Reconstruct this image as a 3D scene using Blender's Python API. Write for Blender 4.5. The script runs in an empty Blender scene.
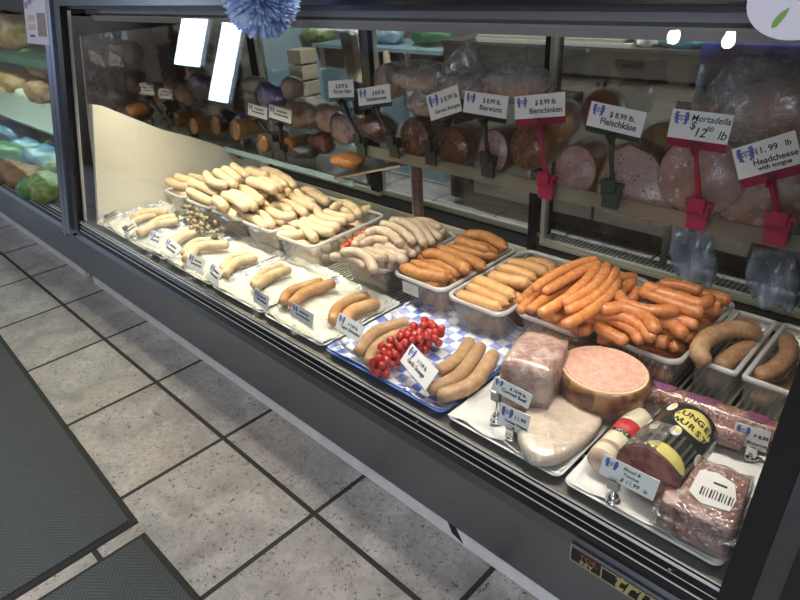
import bpy, bmesh, math, random
from mathutils import Vector, Matrix, Euler
random.seed(7)
T = 0.46                       # one floor tile in metres; all layout numbers below are in tiles
C = bpy.context.scene.collection
PI = math.pi
# ------------------------------------------------------------------ camera
FPX = 613.617
CAMROT = Euler((1.06839, 0.05571, 0.77336), 'XYZ')
CAMPOS = Vector((7.2584, -1.36642, 2.80283))
cam_d = bpy.data.cameras.new('camera'); cam = bpy.data.objects.new('camera', cam_d); C.objects.link(cam)
cam_d.sensor_width = 36; cam_d.lens = FPX / 800 * 36; cam_d.clip_start = 0.02; cam_d.clip_end = 60
cam.location = CAMPOS * T; cam.rotation_euler = CAMROT
bpy.context.scene.camera = cam
# ------------------------------------------------------------------ world, exposure
sc = bpy.context.scene
w = bpy.data.worlds.new('sky'); sc.world = w; w.use_nodes = True
w.node_tree.nodes['Background'].inputs[0].default_value = (0.62, 0.76, 1.0, 1)
w.node_tree.nodes['Background'].inputs[1].default_value = 1.6
sc.view_settings.view_transform = 'Standard'; sc.view_settings.look = 'None'
sc.view_settings.gamma = 1; sc.view_settings.use_curve_mapping = False
sc.view_settings.exposure = 0.12
sc.cycles.transparent_max_bounces = 32
sc.cycles.max_bounces = 8
sc.cycles.use_denoising = True
sc.cycles.caustics_reflective = False; sc.cycles.caustics_refractive = False
sc.cycles.sample_clamp_indirect = 6

def area_light(name, loc, size, size_y, power, color, rot=(0, 0, 0), spread=PI):
    d = bpy.data.lights.new(name, 'AREA'); d.shape = 'RECTANGLE'; d.size = size * T; d.size_y = size_y * T
    d.energy = power; d.color = color; d.spread = spread
    o = bpy.data.objects.new(name, d); o.location = Vector(loc) * T; o.rotation_euler = rot; C.objects.link(o)
    return o
# daylight through the two small shop windows plus an added wide fill behind the camera (wall at y=-6.5)
area_light('window_daylight', (-10.7, -6.42, 4.6), 1.5, 1.9, 42, (0.62, 0.78, 1.0), (PI/2, 0, 0))
area_light('window_daylight', (-8.65, -6.42, 3.85), 1.0, 2.1, 28, (0.62, 0.78, 1.0), (PI/2, 0, 0))
area_light('front_fill_daylight', (9.6, -6.4, 3.2), 3.6, 4.2, 34, (0.8, 0.88, 1.0), (PI/2, 0, 0))
area_light('ceiling_fill', (1.0, -2.8, 6.2), 2.6, 1.3, 12, (1.0, 0.97, 0.93))  # two added overhead fills raise the ambient light of the shop
area_light('ceiling_fill', (7.4, -3.2, 6.2), 2.6, 1.3, 16, (1.0, 0.97, 0.93))
area_light('kitchen_fill', (3.5, 3.5, 6.2), 6.0, 1.2, 105, (0.95, 0.98, 1.0))  # added fill brightening the counter and sack behind the case
# lamps of the case: two tubes under the header
area_light('case_tube_light', (2.7, 1.0, 2.47), 2.9, 0.12, 10.8, (1.0, 0.88, 0.64), (math.radians(-5), 0, 0), math.radians(112))
area_light('case_tube_light', (5.6, 1.0, 2.47), 2.6, 0.12, 5.6, (1.0, 0.90, 0.78), (math.radians(-5), 0, 0), math.radians(112))

# ------------------------------------------------------------------ pixel -> place on a known plane
def ray(u, v): return CAMROT.to_matrix() @ Vector(((u-400)/FPX, (300-v)/FPX, -1.0))
def atz(u, v, z): d = ray(u, v); return CAMPOS + d*((z-CAMPOS.z)/d.z)
def aty(u, v, y): d = ray(u, v); return CAMPOS + d*((y-CAMPOS.y)/d.y)

# ------------------------------------------------------------------ materials
class NT:
    def __init__(s, name):
        s.m = bpy.data.materials.new(name); s.m.use_nodes = True; s.t = s.m.node_tree; s.t.nodes.clear()
        s.out = s.n('ShaderNodeOutputMaterial')
    def n(s, typ, **kw):
        x = s.t.nodes.new(typ)
        for k, v in kw.items(): setattr(x, k, v)
        return x
    def l(s, a, b): s.t.links.new(a, b)
    def set(s, sock, v):
        if hasattr(v, 'links') or hasattr(v, 'is_linked'): s.l(v, sock)
        else: sock.default_value = v
    def math(s, op, a, b=0.0, c=None, clamp=False):
        x = s.n('ShaderNodeMath', operation=op, use_clamp=clamp); s.set(x.inputs[0], a); s.set(x.inputs[1], b)
        if c is not None: s.set(x.inputs[2], c)
        return x.outputs[0]
    def mix(s, f, a, b):
        x = s.n('ShaderNodeMix', data_type='RGBA'); s.set(x.inputs[0], f)
        s.set(x.inputs[6], a if hasattr(a, 'is_linked') else (*a, 1)); s.set(x.inputs[7], b if hasattr(b, 'is_linked') else (*b, 1))
        return x.outputs[2]
    def co(s, which='Object'): return s.n('ShaderNodeTexCoord').outputs[which]
    def noise(s, scale, co=None, detail=3, rough=.55, dist=0.0):
        x = s.n('ShaderNodeTexNoise'); x.inputs['Scale'].default_value = scale; x.inputs['Detail'].default_value = detail
        x.inputs['Roughness'].default_value = rough; x.inputs['Distortion'].default_value = dist
        s.l(co if co is not None else s.co(), x.inputs['Vector']); return x.outputs[0]
    def ramp(s, f, lo, hi):
        x = s.n('ShaderNodeMapRange', clamp=True); s.l(f, x.inputs[0]); x.inputs[1].default_value = lo; x.inputs[2].default_value = hi
        return x.outputs[0]
    def bump(s, h, strength, dist=0.002):
        x = s.n('ShaderNodeBump'); x.inputs['Strength'].default_value = strength; x.inputs['Distance'].default_value = dist
        s.l(h, x.inputs['Height']); return x.outputs[0]
    def bsdf(s, col, rough=.5, metal=0., spec=.5, normal=None, sss=0., emit=None, coat=0.):
        b = s.n('ShaderNodeBsdfPrincipled')
        s.set(b.inputs['Base Color'], col if hasattr(col, 'is_linked') else (*col, 1)); s.set(b.inputs['Roughness'], rough)
        b.inputs['Metallic'].default_value = metal; b.inputs['Specular IOR Level'].default_value = spec
        if sss: b.inputs['Subsurface Weight'].default_value = sss; b.inputs['Subsurface Radius'].default_value = (.008, .004, .002)
        if coat: b.inputs['Coat Weight'].default_value = coat; b.inputs['Coat Roughness'].default_value = .12
        if emit: b.inputs['Emission Color'].default_value = (*emit[0], 1); b.inputs['Emission Strength'].default_value = emit[1]
        if normal is not None: s.l(normal, b.inputs['Normal'])
        return b.outputs[0]
    def done(s, sh): s.l(sh, s.out.inputs[0]); return s.m

def plain(name, col, rough=.5, metal=0., spec=.5, noise=0., nscale=20, bump=0., bscale=60, bdist=.002, coat=0., sss=0., col2=None, emit=None):
    k = NT(name); c = col
    if noise or col2:
        f = k.noise(nscale)
        a = col if col2 else tuple(x*(1-noise) for x in col); b = col2 if col2 else tuple(min(1, x*(1+noise)) for x in col)
        c = k.mix(k.ramp(f, .35, .65), a, b)
    nm = k.bump(k.noise(bscale), bump, bdist) if bump else None
    return k.done(k.bsdf(c, rough, metal, spec, nm, sss, emit, coat))

def schlick(k, f0=.04, normal=None, power=5):
    g = k.n('ShaderNodeNewGeometry'); d = k.n('ShaderNodeVectorMath', operation='DOT_PRODUCT')
    k.l(g.outputs['Incoming'], d.inputs[0]); k.l(normal if normal is not None else g.outputs['Normal'], d.inputs[1])
    c = k.math('ABSOLUTE', d.outputs['Value']); c = k.math('SUBTRACT', 1.0, c, clamp=True)
    return k.math('MULTIPLY_ADD', k.math('POWER', c, power), 1-f0, f0)

def glass(name, tint=(.97, .985, .98), f0=.04, rough=.0, haze=0., hazecol=(.9, .9, .9), bump=0., bscale=30, hazenoise=0., glosscol=(1, 1, 1), streak=0.):
    k = NT(name)
    nm = k.bump(k.noise(bscale, detail=4, dist=1.0), bump, .004) if bump else None
    f = schlick(k, f0, nm)
    tr = k.n('ShaderNodeBsdfTransparent'); tr.inputs[0].default_value = (*tint, 1)
    base = tr.outputs[0]
    if haze:
        df = k.n('ShaderNodeBsdfDiffuse'); df.inputs[0].default_value = (*hazecol, 1)
        tl = k.n('ShaderNodeBsdfTranslucent'); tl.inputs[0].default_value = (*hazecol, 1)
        if nm is not None: k.l(nm, df.inputs['Normal'])
        m0 = k.n('ShaderNodeMixShader'); m0.inputs[0].default_value = .45; k.l(df.outputs[0], m0.inputs[1]); k.l(tl.outputs[0], m0.inputs[2])
        m1 = k.n('ShaderNodeMixShader')
        hz = haze
        if hazenoise: hz = k.math('MULTIPLY', k.ramp(k.noise(bscale*.7, detail=5, dist=1.5), .5-hazenoise, .5+hazenoise), haze*1.6, clamp=True)
        if streak:
            a = k.math('ABSOLUTE', k.math('SUBTRACT', k.noise(bscale*.55, detail=2, dist=2.2), .5)); a = k.math('SUBTRACT', 1.0, k.ramp(a, .0, .022)); a = k.math('MULTIPLY', a, k.ramp(k.noise(bscale*.4), .42, .6))
            hz = k.math('MULTIPLY_ADD', a, streak, hz, clamp=True)
        k.set(m1.inputs[0], hz); k.l(base, m1.inputs[1]); k.l(m0.outputs[0], m1.inputs[2]); base = m1.outputs[0]
    gl = k.n('ShaderNodeBsdfGlossy'); gl.inputs['Roughness'].default_value = rough; gl.inputs[0].default_value = (*glosscol, 1)
    if nm is not None: k.l(nm, gl.inputs['Normal'])
    m = k.n('ShaderNodeMixShader'); k.l(f, m.inputs[0]); k.l(base, m.inputs[1]); k.l(gl.outputs[0], m.inputs[2])
    return k.done(m.outputs[0])

M = {}
M['front_glass'] = glass('front_glass', (.955, .97, .965), f0=.035)
M['door_glass'] = glass('door_glass', (.88, .89, .88), f0=.19)
M['shelf_glass'] = glass('shelf_glass', (.9, .93, .92), f0=.05)
M['acrylic'] = glass('acrylic', (.93, .95, .95), f0=.06, haze=.10)
M['tub_plastic'] = glass('tub_plastic', (.95, .95, .95), f0=.05, rough=.12, haze=.12, hazecol=(.92, .92, .93))
M['box_plastic'] = glass('box_plastic', (.93, .93, .93), f0=.04, rough=.2, haze=.13, hazecol=(.9, .9, .9))
M['wrap'] = glass('wrap', (.96, .96, .96), f0=.07, rough=.10, haze=.10, bump=1.0, bscale=38, hazecol=(.97, .97, .97), hazenoise=.14, streak=.55)
M['wrap_clear'] = glass('wrap_clear', (.93, .93, .93), f0=.06, rough=.07, haze=.03, bump=1.0, bscale=40, streak=.25)
M['bag'] = glass('bag', (.93, .93, .93), f0=.06, rough=.14, haze=.30, bump=1., bscale=22, hazecol=(.92, .93, .95), hazenoise=.3, streak=.5)
M['blue_bag'] = glass('blue_bag', (.88, .92, .98), f0=.06, rough=.2, haze=.42, bump=.8, bscale=14, hazecol=(.62, .74, .92), hazenoise=.4)
M['liner_film'] = glass('liner_film', (.98, .98, .98), f0=.06, rough=.1, haze=.25, bump=1., bscale=28, hazecol=(.97, .97, .95), hazenoise=.3)

def tile_mat():
    k = NT('floor_tiles'); g = k.n('ShaderNodeNewGeometry'); sp = k.n('ShaderNodeSeparateXYZ'); k.l(g.outputs['Position'], sp.inputs[0])
    def edge(o):
        a = k.math('DIVIDE', o, T); fr = k.math('FRACT', k.math('ADD', a, 100.0)); return k.math('MINIMUM', fr, k.math('SUBTRACT', 1.0, fr)), k.math('FLOOR', k.math('ADD', a, 100.0))
    ex, ix = edge(sp.outputs[0]); ey, iy = edge(sp.outputs[1])
    e = k.math('MINIMUM', ex, ey); grout = k.math('LESS_THAN', e, .0155)
    seed = k.math('FRACT', k.math('MULTIPLY', k.math('SINE', k.math('MULTIPLY_ADD', ix, 12.9898, k.math('MULTIPLY', iy, 78.233))), 43758.5))
    off = k.n('ShaderNodeCombineXYZ'); k.l(k.math('MULTIPLY', seed, 9.0), off.inputs[0]); k.l(seed, off.inputs[2])
    va = k.n('ShaderNodeVectorMath', operation='ADD'); k.l(g.outputs['Position'], va.inputs[0]); k.l(off.outputs[0], va.inputs[1])
    n1 = k.noise(5.5, va.outputs[0], 5, .62, .6); n2 = k.noise(60, va.outputs[0], 4, .7)
    c = k.mix(k.ramp(n1, .33, .67), (.31, .295, .29), (.62, .605, .60))
    c = k.mix(k.math('MULTIPLY', k.ramp(k.noise(2.3, va.outputs[0], 2), .5, .7), .5), c, (.58, .50, .43))
    c = k.mix(k.math('MULTIPLY', k.ramp(k.noise(14, va.outputs[0], 5, .7), .48, .66), .4), c, (.30, .285, .28))
    c = k.mix(k.math('MULTIPLY', k.ramp(n2, .35, .7), .45), c, (.24, .225, .215))
    n3 = k.noise(26, va.outputs[0], 4, .75); n4 = k.noise(120, va.outputs[0], 3, .6, 1.2)
    pits = k.math('MULTIPLY', k.ramp(n4, .575, .62), k.ramp(n3, .46, .56))
    c = k.mix(pits, c, (.045, .04, .04))
    c = k.mix(grout, c, (.035, .031, .03))
    h = k.math('SUBTRACT', k.math('MULTIPLY', k.math('SUBTRACT', 1.0, pits), .4), grout)
    r = k.math('MULTIPLY_ADD', grout, .35, k.math('MULTIPLY_ADD', n1, .25, .26))
    return k.done(k.bsdf(c, r, 0, .45, k.bump(h, .5, .002)))
M['tiles'] = tile_mat()
def mat_mat():
    k = NT('carpet_mat'); co = k.co(); sp = k.n('ShaderNodeSeparateXYZ'); k.l(co, sp.inputs[0])
    zz = k.math('ABSOLUTE', k.math('SUBTRACT', k.math('FRACT', k.math('MULTIPLY', sp.outputs[1], 11.0)), .5))
    s = k.math('FRACT', k.math('MULTIPLY_ADD', sp.outputs[0], 75.0, k.math('MULTIPLY', zz, 8.0)))
    st = k.math('ABSOLUTE', k.math('SUBTRACT', s, .5)); n = k.noise(420, co, 2); n2 = k.noise(9, co, 3)
    v = k.math('ADD', k.math('MULTIPLY', st, .55), k.math('MULTIPLY', n, .75))
    c = k.mix(k.ramp(v, .25, .85), (.042, .050, .056), (.165, .182, .195))
    c = k.mix(k.math('MULTIPLY', n2, .35), c, (.05, .055, .06))
    return k.done(k.bsdf(c, .95, 0, .2, k.bump(v, .8, .003)))
M['carpet'] = mat_mat()
M['rubber'] = plain('rubber', (.018, .018, .02), .6)
def steel(name, col, rough, an=0.0, sc_=(2, 2, 300), amt=.12):
    k = NT(name); mp = k.n('ShaderNodeMapping'); mp.inputs['Scale'].default_value = sc_; k.l(k.co(), mp.inputs[0])
    n = k.noise(3, mp.outputs[0], 3)
    c = k.mix(n, tuple(x*(1-amt) for x in col), tuple(x*(1+amt) for x in col))
    n2 = k.noise(4, None, 3)
    return k.done(k.bsdf(c, k.math('MULTIPLY_ADD', n2, .18, rough), 1.0, .5, k.bump(n, .06, .001)))
M['panel_steel'] = steel('panel_steel', (.30, .31, .34), .30)
M['toe'] = plain('toe_metal', (.78, .78, .80), .45, .1, noise=.06)
M['steel'] = steel('steel', (.62, .62, .60), .22)
M['shelf_metal'] = plain('shelf_metal', (.21, .21, .175), .3, .6, noise=.25, nscale=5)
M['ledge_metal'] = plain('ledge_metal', (.20, .19, .17), .35, .7)
M['worn_steel'] = steel('worn_steel', (.42, .41, .37), .35)
M['chrome'] = plain('chrome', (.75, .75, .75), .12, 1.)
M['aluminium'] = plain('aluminium', (.88, .87, .84), .28, .35)
M['cream_rail'] = plain('cream_rail', (.80, .76, .62), .35, .3)
M['black'] = plain('black_frame', (.010, .010, .012), .25, 0, .5)
M['black_matte'] = plain('black_matte', (.012, .012, .013), .7)
M['cavity'] = plain('cavity', (.03, .028, .025), .8)
M['post_metal'] = plain('post_metal', (.34, .38, .50), .25, .9)
M['post_dark'] = plain('post_dark', (.075, .072, .075), .4, .5, noise=.1)
M['white_liner'] = plain('white_liner', (.86, .84, .74), .45, noise=.03, nscale=6)
M['mirror'] = plain('end_mirror', (.66, .64, .60), .04, 1., bump=.08, bscale=9, bdist=.01)
M['wire'] = plain('wire', (.70, .68, .60), .35, .2)
M['header_grey'] = plain('header_grey', (.40, .40, .42), .4, .2)
M['header_mauve'] = plain('header_mauve', (.30, .285, .295), .5)
M['header_blue'] = plain('header_blue', (.10, .11, .14), .25, .5)
M['header_dark'] = plain('header_dark', (.035, .038, .045), .25, .6)
M['tray_white'] = plain('tray_white', (.80, .80, .79), .35)
M['tray_blue'] = plain('tray_blue', (.10, .22, .68), .35)
M['card'] = plain('card', (.90, .90, .90), .45)
M['ink'] = plain('ink', (.015, .015, .02), .6)
M['crest'] = plain('crest_blue', (.06, .09, .36), .6, col2=(.14, .18, .5), nscale=300)
M['crest_light'] = plain('crest_light', (.55, .55, .68), .6, col2=(.35, .25, .45), nscale=300)
M['pink'] = plain('pink_plastic', (.27, .007, .055), .3)
M['black_clip'] = plain('black_clip', (.012, .013, .013), .3)
M['green_clip'] = plain('green_clip', (.015, .035, .028), .3)
M['wall'] = plain('wall_paint', (.34, .30, .26), .8, noise=.05)
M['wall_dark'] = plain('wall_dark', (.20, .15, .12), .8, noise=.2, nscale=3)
M['ceiling'] = plain('ceiling_paint', (.42, .41, .39), .9)
M['frame_white'] = plain('frame_white', (.7, .72, .75), .5)

def check_mat(name, size, blue, white, fade, edge=None):
    k = NT(name); co = k.co(); sp = k.n('ShaderNodeSeparateXYZ'); k.l(co, sp.inputs[0])
    ch = k.n('ShaderNodeTexChecker'); ch.inputs['Scale'].default_value = 1/size
    mp = k.n('ShaderNodeMapping'); mp.inputs['Rotation'].default_value = (0, 0, .04); mp.inputs['Location'].default_value = (.001, .0013, .5*size); k.l(co, mp.inputs[0])
    k.l(mp.outputs[0], ch.inputs['Vector']); f = ch.outputs['Fac']
    n = k.ramp(k.noise(14, co, 4), .5-fade, .5+fade*.6); f = k.math('MULTIPLY', f, k.math('MULTIPLY_ADD', n, .85, .15 if not edge else 0))
    if edge:
        e = k.ramp(k.math('ABSOLUTE', sp.outputs[0]), edge-.002, edge); f = k.math('MULTIPLY', f, e)
    c = k.mix(f, white, blue)
    return k.done(k.bsdf(c, .4, 0, .5, k.bump(k.noise(22, co, 5, .6, 1.2), .9, .006)))
M['checks'] = check_mat('blue_check_paper', .030, (.06, .13, .52), (.74, .76, .82), .25)
M['edge_checks'] = check_mat('white_paper_check_border', .028, (.08, .16, .50), (.80, .80, .74), .08, edge=.125)

def sausage_mat(name, a, b, rough=.42, speck=None, nscale=26, bump=.35):
    k = NT(name); inf = k.n('ShaderNodeObjectInfo'); co = k.co()
    va = k.n('ShaderNodeVectorMath', operation='ADD'); k.l(co, va.inputs[0]); k.l(inf.outputs['Random'], va.inputs[1]); v = va.outputs[0]
    c = k.mix(k.ramp(k.noise(nscale*1.6, v, 5, .65), .40, .60), a, b)
    c = k.mix(k.math('MULTIPLY', k.ramp(k.noise(95, v, 4, .7), .52, .66), .5), c, tuple(x*.72 for x in a))
    c = k.mix(k.math('MULTIPLY', inf.outputs['Random'], .45), c, tuple(x*.80 for x in a))
    if speck: c = k.mix(k.math('MULTIPLY', k.ramp(k.noise(300, v, 3), .54, .64), speck[1]), c, speck[0])
    h = k.math('ADD', k.noise(70, v, 5, .65, .8), k.math('MULTIPLY', k.noise(260, v, 3), .4))
    return k.done(k.bsdf(c, k.math('MULTIPLY_ADD', k.noise(60, v), .25, rough-.1), 0, .5, k.bump(h, bump*1.4, .003), sss=.05))
M['pale'] = sausage_mat('pale_sausage', (.66, .50, .33), (.78, .63, .44))
M['pale_flat'] = sausage_mat('pale_cooked_sausage', (.58, .43, .26), (.72, .58, .40))
M['grey'] = sausage_mat('grey_sausage', (.46, .35, .26), (.60, .48, .37), speck=((.22, .16, .11), .35))
M['brown'] = sausage_mat('smoked_sausage', (.42, .17, .05), (.60, .29, .10), speck=((.25, .09, .02), .3))
M['orange_light'] = sausage_mat('light_orange_sausage', (.64, .33, .13), (.76, .46, .20), rough=.3)
M['orange_long'] = sausage_mat('orange_frankfurter', (.60, .215, .07), (.72, .31, .12), rough=.25, bump=.15)
M['orange_deep'] = sausage_mat('deep_orange_sausage', (.50, .165, .055), (.66, .27, .11), rough=.25, bump=.2)
M['ring'] = sausage_mat('coarse_brown_sausage', (.36, .19, .10), (.54, .34, .20), speck=((.18, .09, .05), .6))
M['tan'] = sausage_mat('tan_brat', (.40, .235, .12), (.55, .36, .21), speck=((.24, .12, .06), .6))
M['browned'] = sausage_mat('browned_brat', (.42, .22, .09), (.56, .33, .15), speck=((.26, .13, .05), .5))
M['grape'] = plain('red_grape', (.30, .006, .004), .12, 0, .6, col2=(.55, .035, .02), nscale=30, sss=.25, coat=.3)
M['grape_pale'] = plain('dull_grape', (.42, .36, .20), .3, 0, .5, col2=(.20, .13, .10), nscale=30)
M['leaf'] = plain('leaf', (.035, .05, .02), .5, noise=.4)
M['ham_face'] = None
def meat_mat(name, a, b, scale, specks=None, rough=.35, wet=.3, radial=False):
    k = NT(name); co = k.co(); 
    if radial:
        x = k.n('ShaderNodeSeparateXYZ'); k.l(co, x.inputs[0]); an = k.math('ARCTAN2', x.outputs[2], x.outputs[0])
        cm = k.n('ShaderNodeCombineXYZ'); k.l(k.math('MULTIPLY', an, 9.0), cm.inputs[0]); k.l(k.math('MULTIPLY', k.n('ShaderNodeVectorMath', operation='LENGTH').outputs['Value'], 1.), cm.inputs[1])
        f = k.ramp(k.noise(1.6, cm.outputs[0], 3), .35, .65)
    else: f = k.ramp(k.noise(scale, co, 4, .6, .4), .40, .58)
    c = k.mix(f, a, b)
    for s in specks or []:
        vo = k.n('ShaderNodeTexVoronoi'); vo.inputs['Scale'].default_value = s[1]; k.l(co, vo.inputs['Vector'])
        c = k.mix(k.math('LESS_THAN', vo.outputs['Distance'], s[2]), c, s[0])
    return k.done(k.bsdf(c, rough, 0, .5, k.bump(k.noise(90, co), .2, .001), coat=wet))
M['ham_pink'] = meat_mat('ham_pink', (.62, .40, .36), (.50, .26, .24), 28)
M['ham_white'] = meat_mat('ham_white', (.62, .46, .42), (.48, .26, .26), 60)
M['fleisch'] = meat_mat('pink_loaf', (.60, .42, .39), (.55, .36, .33), 40, [((.12, .06, .05), 55, .16)])
M['mortadella'] = meat_mat('mortadella', (.56, .35, .31), (.46, .26, .23), 18, [((.72, .62, .50), 40, .22), ((.35, .36, .14), 26, .15)])
M['headcheese'] = meat_mat('headcheese', (.44, .24, .20), (.56, .40, .33), 22, [((.65, .52, .42), 30, .3)])
M['aspic'] = meat_mat('crusted_roast', (.30, .10, .025), (.14, .03, .012), 30, [((.50, .26, .07), 60, .2)])
M['casing_red'] = meat_mat('red_brown_casing', (.12, .02, .012), (.26, .07, .025), 30)
M['gold'] = meat_mat('golden_casing', (.48, .22, .04), (.32, .12, .02), 25)
M['rind'] = meat_mat('rind', (.34, .17, .06), (.11, .04, .02), 22)
M['olive'] = meat_mat('golden_rind', (.30, .22, .06), (.24, .10, .03), 16)
M['purple'] = plain('purple_wrapper', (.08, .05, .30), .25, 0, .5, col2=(.22, .16, .50), nscale=30, coat=.5)
M['liver_face'] = meat_mat('sausage_meat_face', (.68, .42, .34), (.60, .32, .26), 70, [((.75, .58, .48), 130, .2)])
M['fat_rim'] = plain('fat_rim', (.70, .50, .30), .4, noise=.1)
M['turkey'] = meat_mat('turkey', (.78, .66, .54), (.72, .57, .44), 20)
M['beef'] = meat_mat('corned_beef', (.34, .17, .14), (.58, .42, .36), 38)
M['tongue_face'] = meat_mat('tongue_face', (.17, .045, .04), (.32, .13, .12), 28)
M['tongue_label'] = plain('black_label', (.018, .02, .018), .25, coat=.5)
M['cream_label'] = plain('cream_label', (.72, .66, .50), .4)
M['yellow_label'] = plain('yellow_label', (.72, .62, .18), .4)
M['red_label'] = plain('red_label', (.55, .04, .04), .4)
M['salami'] = meat_mat('salami', (.17, .03, .022), (.36, .14, .10), 95, [((.72, .52, .46), 110, .24)])
M['pack_meat'] = meat_mat('marbled_meat', (.17, .04, .03), (.40, .19, .15), 60, [((.72, .58, .52), 75, .20)])
M['white_label'] = plain('white_label', (.74, .72, .70), .45)
M['sliced'] = meat_mat('sliced_meat', (.60, .42, .35), (.50, .33, .27), 20)
M['bologna'] = meat_mat('bologna_face', (.56, .38, .28), (.50, .33, .24), 30)
M['paper'] = plain('paper', (.80, .79, .74), .7)
M['tan_paper'] = plain('tan_paper', (.55, .47, .33), .7)
M['teal'] = plain('teal_film', (.03, .22, .27), .35)
M['drawer'] = plain('beige_panel', (.40, .38, .31), .5, noise=.1, nscale=4)
M['slot'] = plain('slot_black', (.01, .01, .01), .6)
M['blue_cap'] = plain('blue_plastic', (.07, .10, .55), .35)
M['bluegrey'] = plain('pale_blue_metal', (.38, .55, .64), .35, .2)
M['pompom'] = plain('pompom_tissue', (.34, .50, .92), .7, col2=(.70, .84, 1.0), nscale=40)
M['lettuce'] = plain('lettuce', (.12, .22, .04), .5, col2=(.35, .45, .16), nscale=30, bump=.6, bscale=60)
M['choc'] = plain('brown_bread', (.16, .075, .03), .6, col2=(.34, .18, .07), nscale=20)
M['gold_bag'] = plain('gold_bag', (.36, .19, .05), .4, col2=(.50, .33, .13), nscale=14)
M['blue_pack'] = plain('blue_pack', (.06, .22, .42), .35, col2=(.30, .48, .50), nscale=16)
M['green_pack'] = plain('green_pack', (.05, .20, .12), .4, col2=(.14, .32, .10), nscale=20)
M['green_dark'] = plain('dark_green_shelf', (.02, .07, .045), .4)
M['cream_pack'] = plain('cream_pack', (.62, .60, .42), .4, col2=(.42, .48, .36), nscale=20)
M['shelf_green'] = plain('pale_green_shelf', (.26, .31, .28), .35)
M['gold_letter'] = plain('gold_letter', (.62, .55, .28), .3, .6)
M['orange_letter'] = plain('orange_letter', (.24, .07, .025), .4)
M['lilac'] = plain('lilac_sticker', (.70, .68, .80), .4)
M['sticker_green'] = plain('leaf_print', (.18, .34, .08), .5)
M['bulb'] = plain('bulb', (1, .9, .7), .3, emit=((1.0, .80, .50), 60))
M['brown_photo'] = plain('printed_photo', (.16, .09, .08), .5, col2=(.32, .2, .17), nscale=60)
M['lavender'] = plain('printed_lavender', (.66, .62, .74), .5)
M['violet_ink'] = plain('violet_ink', (.16, .12, .36), .5)
M['tan_ink'] = plain('tan_ink', (.55, .40, .26), .5)
M['board_dark'] = plain('reflection_dark', (.05, .032, .026), .5, noise=.4, nscale=12)  # dark tone of the board added for a reflection

# ------------------------------------------------------------------ mesh helpers (units: tiles)
class MB:
    def __init__(s): s.v = []; s.f = []; s.mi = []; s.cur = 0
    def add(s, vs, fs):
        o = len(s.v); s.v += [Vector(q) for q in vs]; s.f += [tuple(i+o for i in f) for f in fs]; s.mi += [s.cur]*len(fs); return s
    def box(s, a, b, mat=None):
        (x0, y0, z0), (x1, y1, z1) = a, b
        vs = [Vector(q) for q in ((x0,y0,z0),(x1,y0,z0),(x1,y1,z0),(x0,y1,z0),(x0,y0,z1),(x1,y0,z1),(x1,y1,z1),(x0,y1,z1))]
        if mat is not None: vs = [mat @ q for q in vs]
        return s.add(vs, [(0,3,2,1),(4,5,6,7),(0,1,5,4),(1,2,6,5),(2,3,7,6),(3,0,4,7)])
    def prism(s, prof, x0, x1):           # profile in (y, z), extruded along x
        n = len(prof); vs = [(x0, y, z) for y, z in prof]+[(x1, y, z) for y, z in prof]
        return s.add(vs, [tuple(range(n)), tuple(range(2*n-1, n-1, -1))]+[(i, i+n, (i+1) % n+n, (i+1) % n) for i in range(n)])
    def poly(s, pts, thick):              # flat polygon with thickness along a vector
        n = len(pts); P = [Vector(q) for q in pts]; t = Vector(thick)
        return s.add(P+[q+t for q in P], [tuple(range(n)), tuple(range(2*n-1, n-1, -1))]+[(i, i+n, (i+1) % n+n, (i+1) % n) for i in range(n)])
    def loft(s, rings, cap0=True, cap1=True, closed=True):
        n = len(rings[0]); vs = [q for r in rings for q in r]; fs = []
        for k in range(len(rings)-1):
            for i in range(n if closed else n-1):
                fs.append((k*n+i, k*n+(i+1) % n, (k+1)*n+(i+1) % n, (k+1)*n+i))
        if cap0: fs.append(tuple(range(n-1, -1, -1)))
        if cap1: fs.append(tuple(range((len(rings)-1)*n, len(rings)*n)))
        return s.add(vs, fs)
    def tube(s, pts, rad, n=10, up=Vector((0, 0, 1)), sq=1.0):
        pts = [Vector(q) for q in pts]; rs = rad if isinstance(rad, (list, tuple)) else [rad]*len(pts); rings = []
        for i, q in enumerate(pts):
            t = (pts[min(i+1, len(pts)-1)]-pts[max(i-1, 0)]).normalized()
            u = up if abs(t.dot(up)) < .95 else Vector((1, 0, 0))
            a = t.cross(u).normalized(); b = a.cross(t)
            rings.append([q+a*math.cos(2*PI*j/n)*rs[i]+b*math.sin(2*PI*j/n)*rs[i]*sq for j in range(n)])
        return s.loft(rings)
    def lathe(s, prof, center=(0, 0, 0), n=20):
        c = Vector(center); return s.loft([[c+Vector((r*math.cos(2*PI*j/n), r*math.sin(2*PI*j/n), z)) for j in range(n)] for r, z in prof])
    def build(s, name, m, parent=None, origin=None, smooth=False, bevel=0):
        org = Vector(origin) if origin is not None else (Vector(parent['_o']) if parent is not None and '_o' in parent else Vector((0, 0, 0)))
        me = bpy.data.meshes.new(name); me.from_pydata([(q-org)*T for q in s.v], [], s.f)
        ms = m if isinstance(m, (list, tuple)) else [m]
        for x in ms: me.materials.append(x)
        if len(ms) > 1:
            for p_, i in zip(me.polygons, s.mi): p_.material_index = i
        bm = bmesh.new(); bm.from_mesh(me); bmesh.ops.recalc_face_normals(bm, faces=bm.faces); bm.to_mesh(me); bm.free()
        if smooth: me.polygons.foreach_set('use_smooth', [True]*len(me.polygons))
        o = bpy.data.objects.new(name, me); C.objects.link(o)
        if parent is not None:
            o.parent = parent; po = Vector(parent['_o']); o.location = (org-po)*T
        else: o.location = org*T
        o['_o'] = list(org)
        if bevel:
            md = o.modifiers.new('bevel', 'BEVEL'); md.width = bevel*T; md.segments = 2; md.limit_method = 'ANGLE'
        return o
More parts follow.
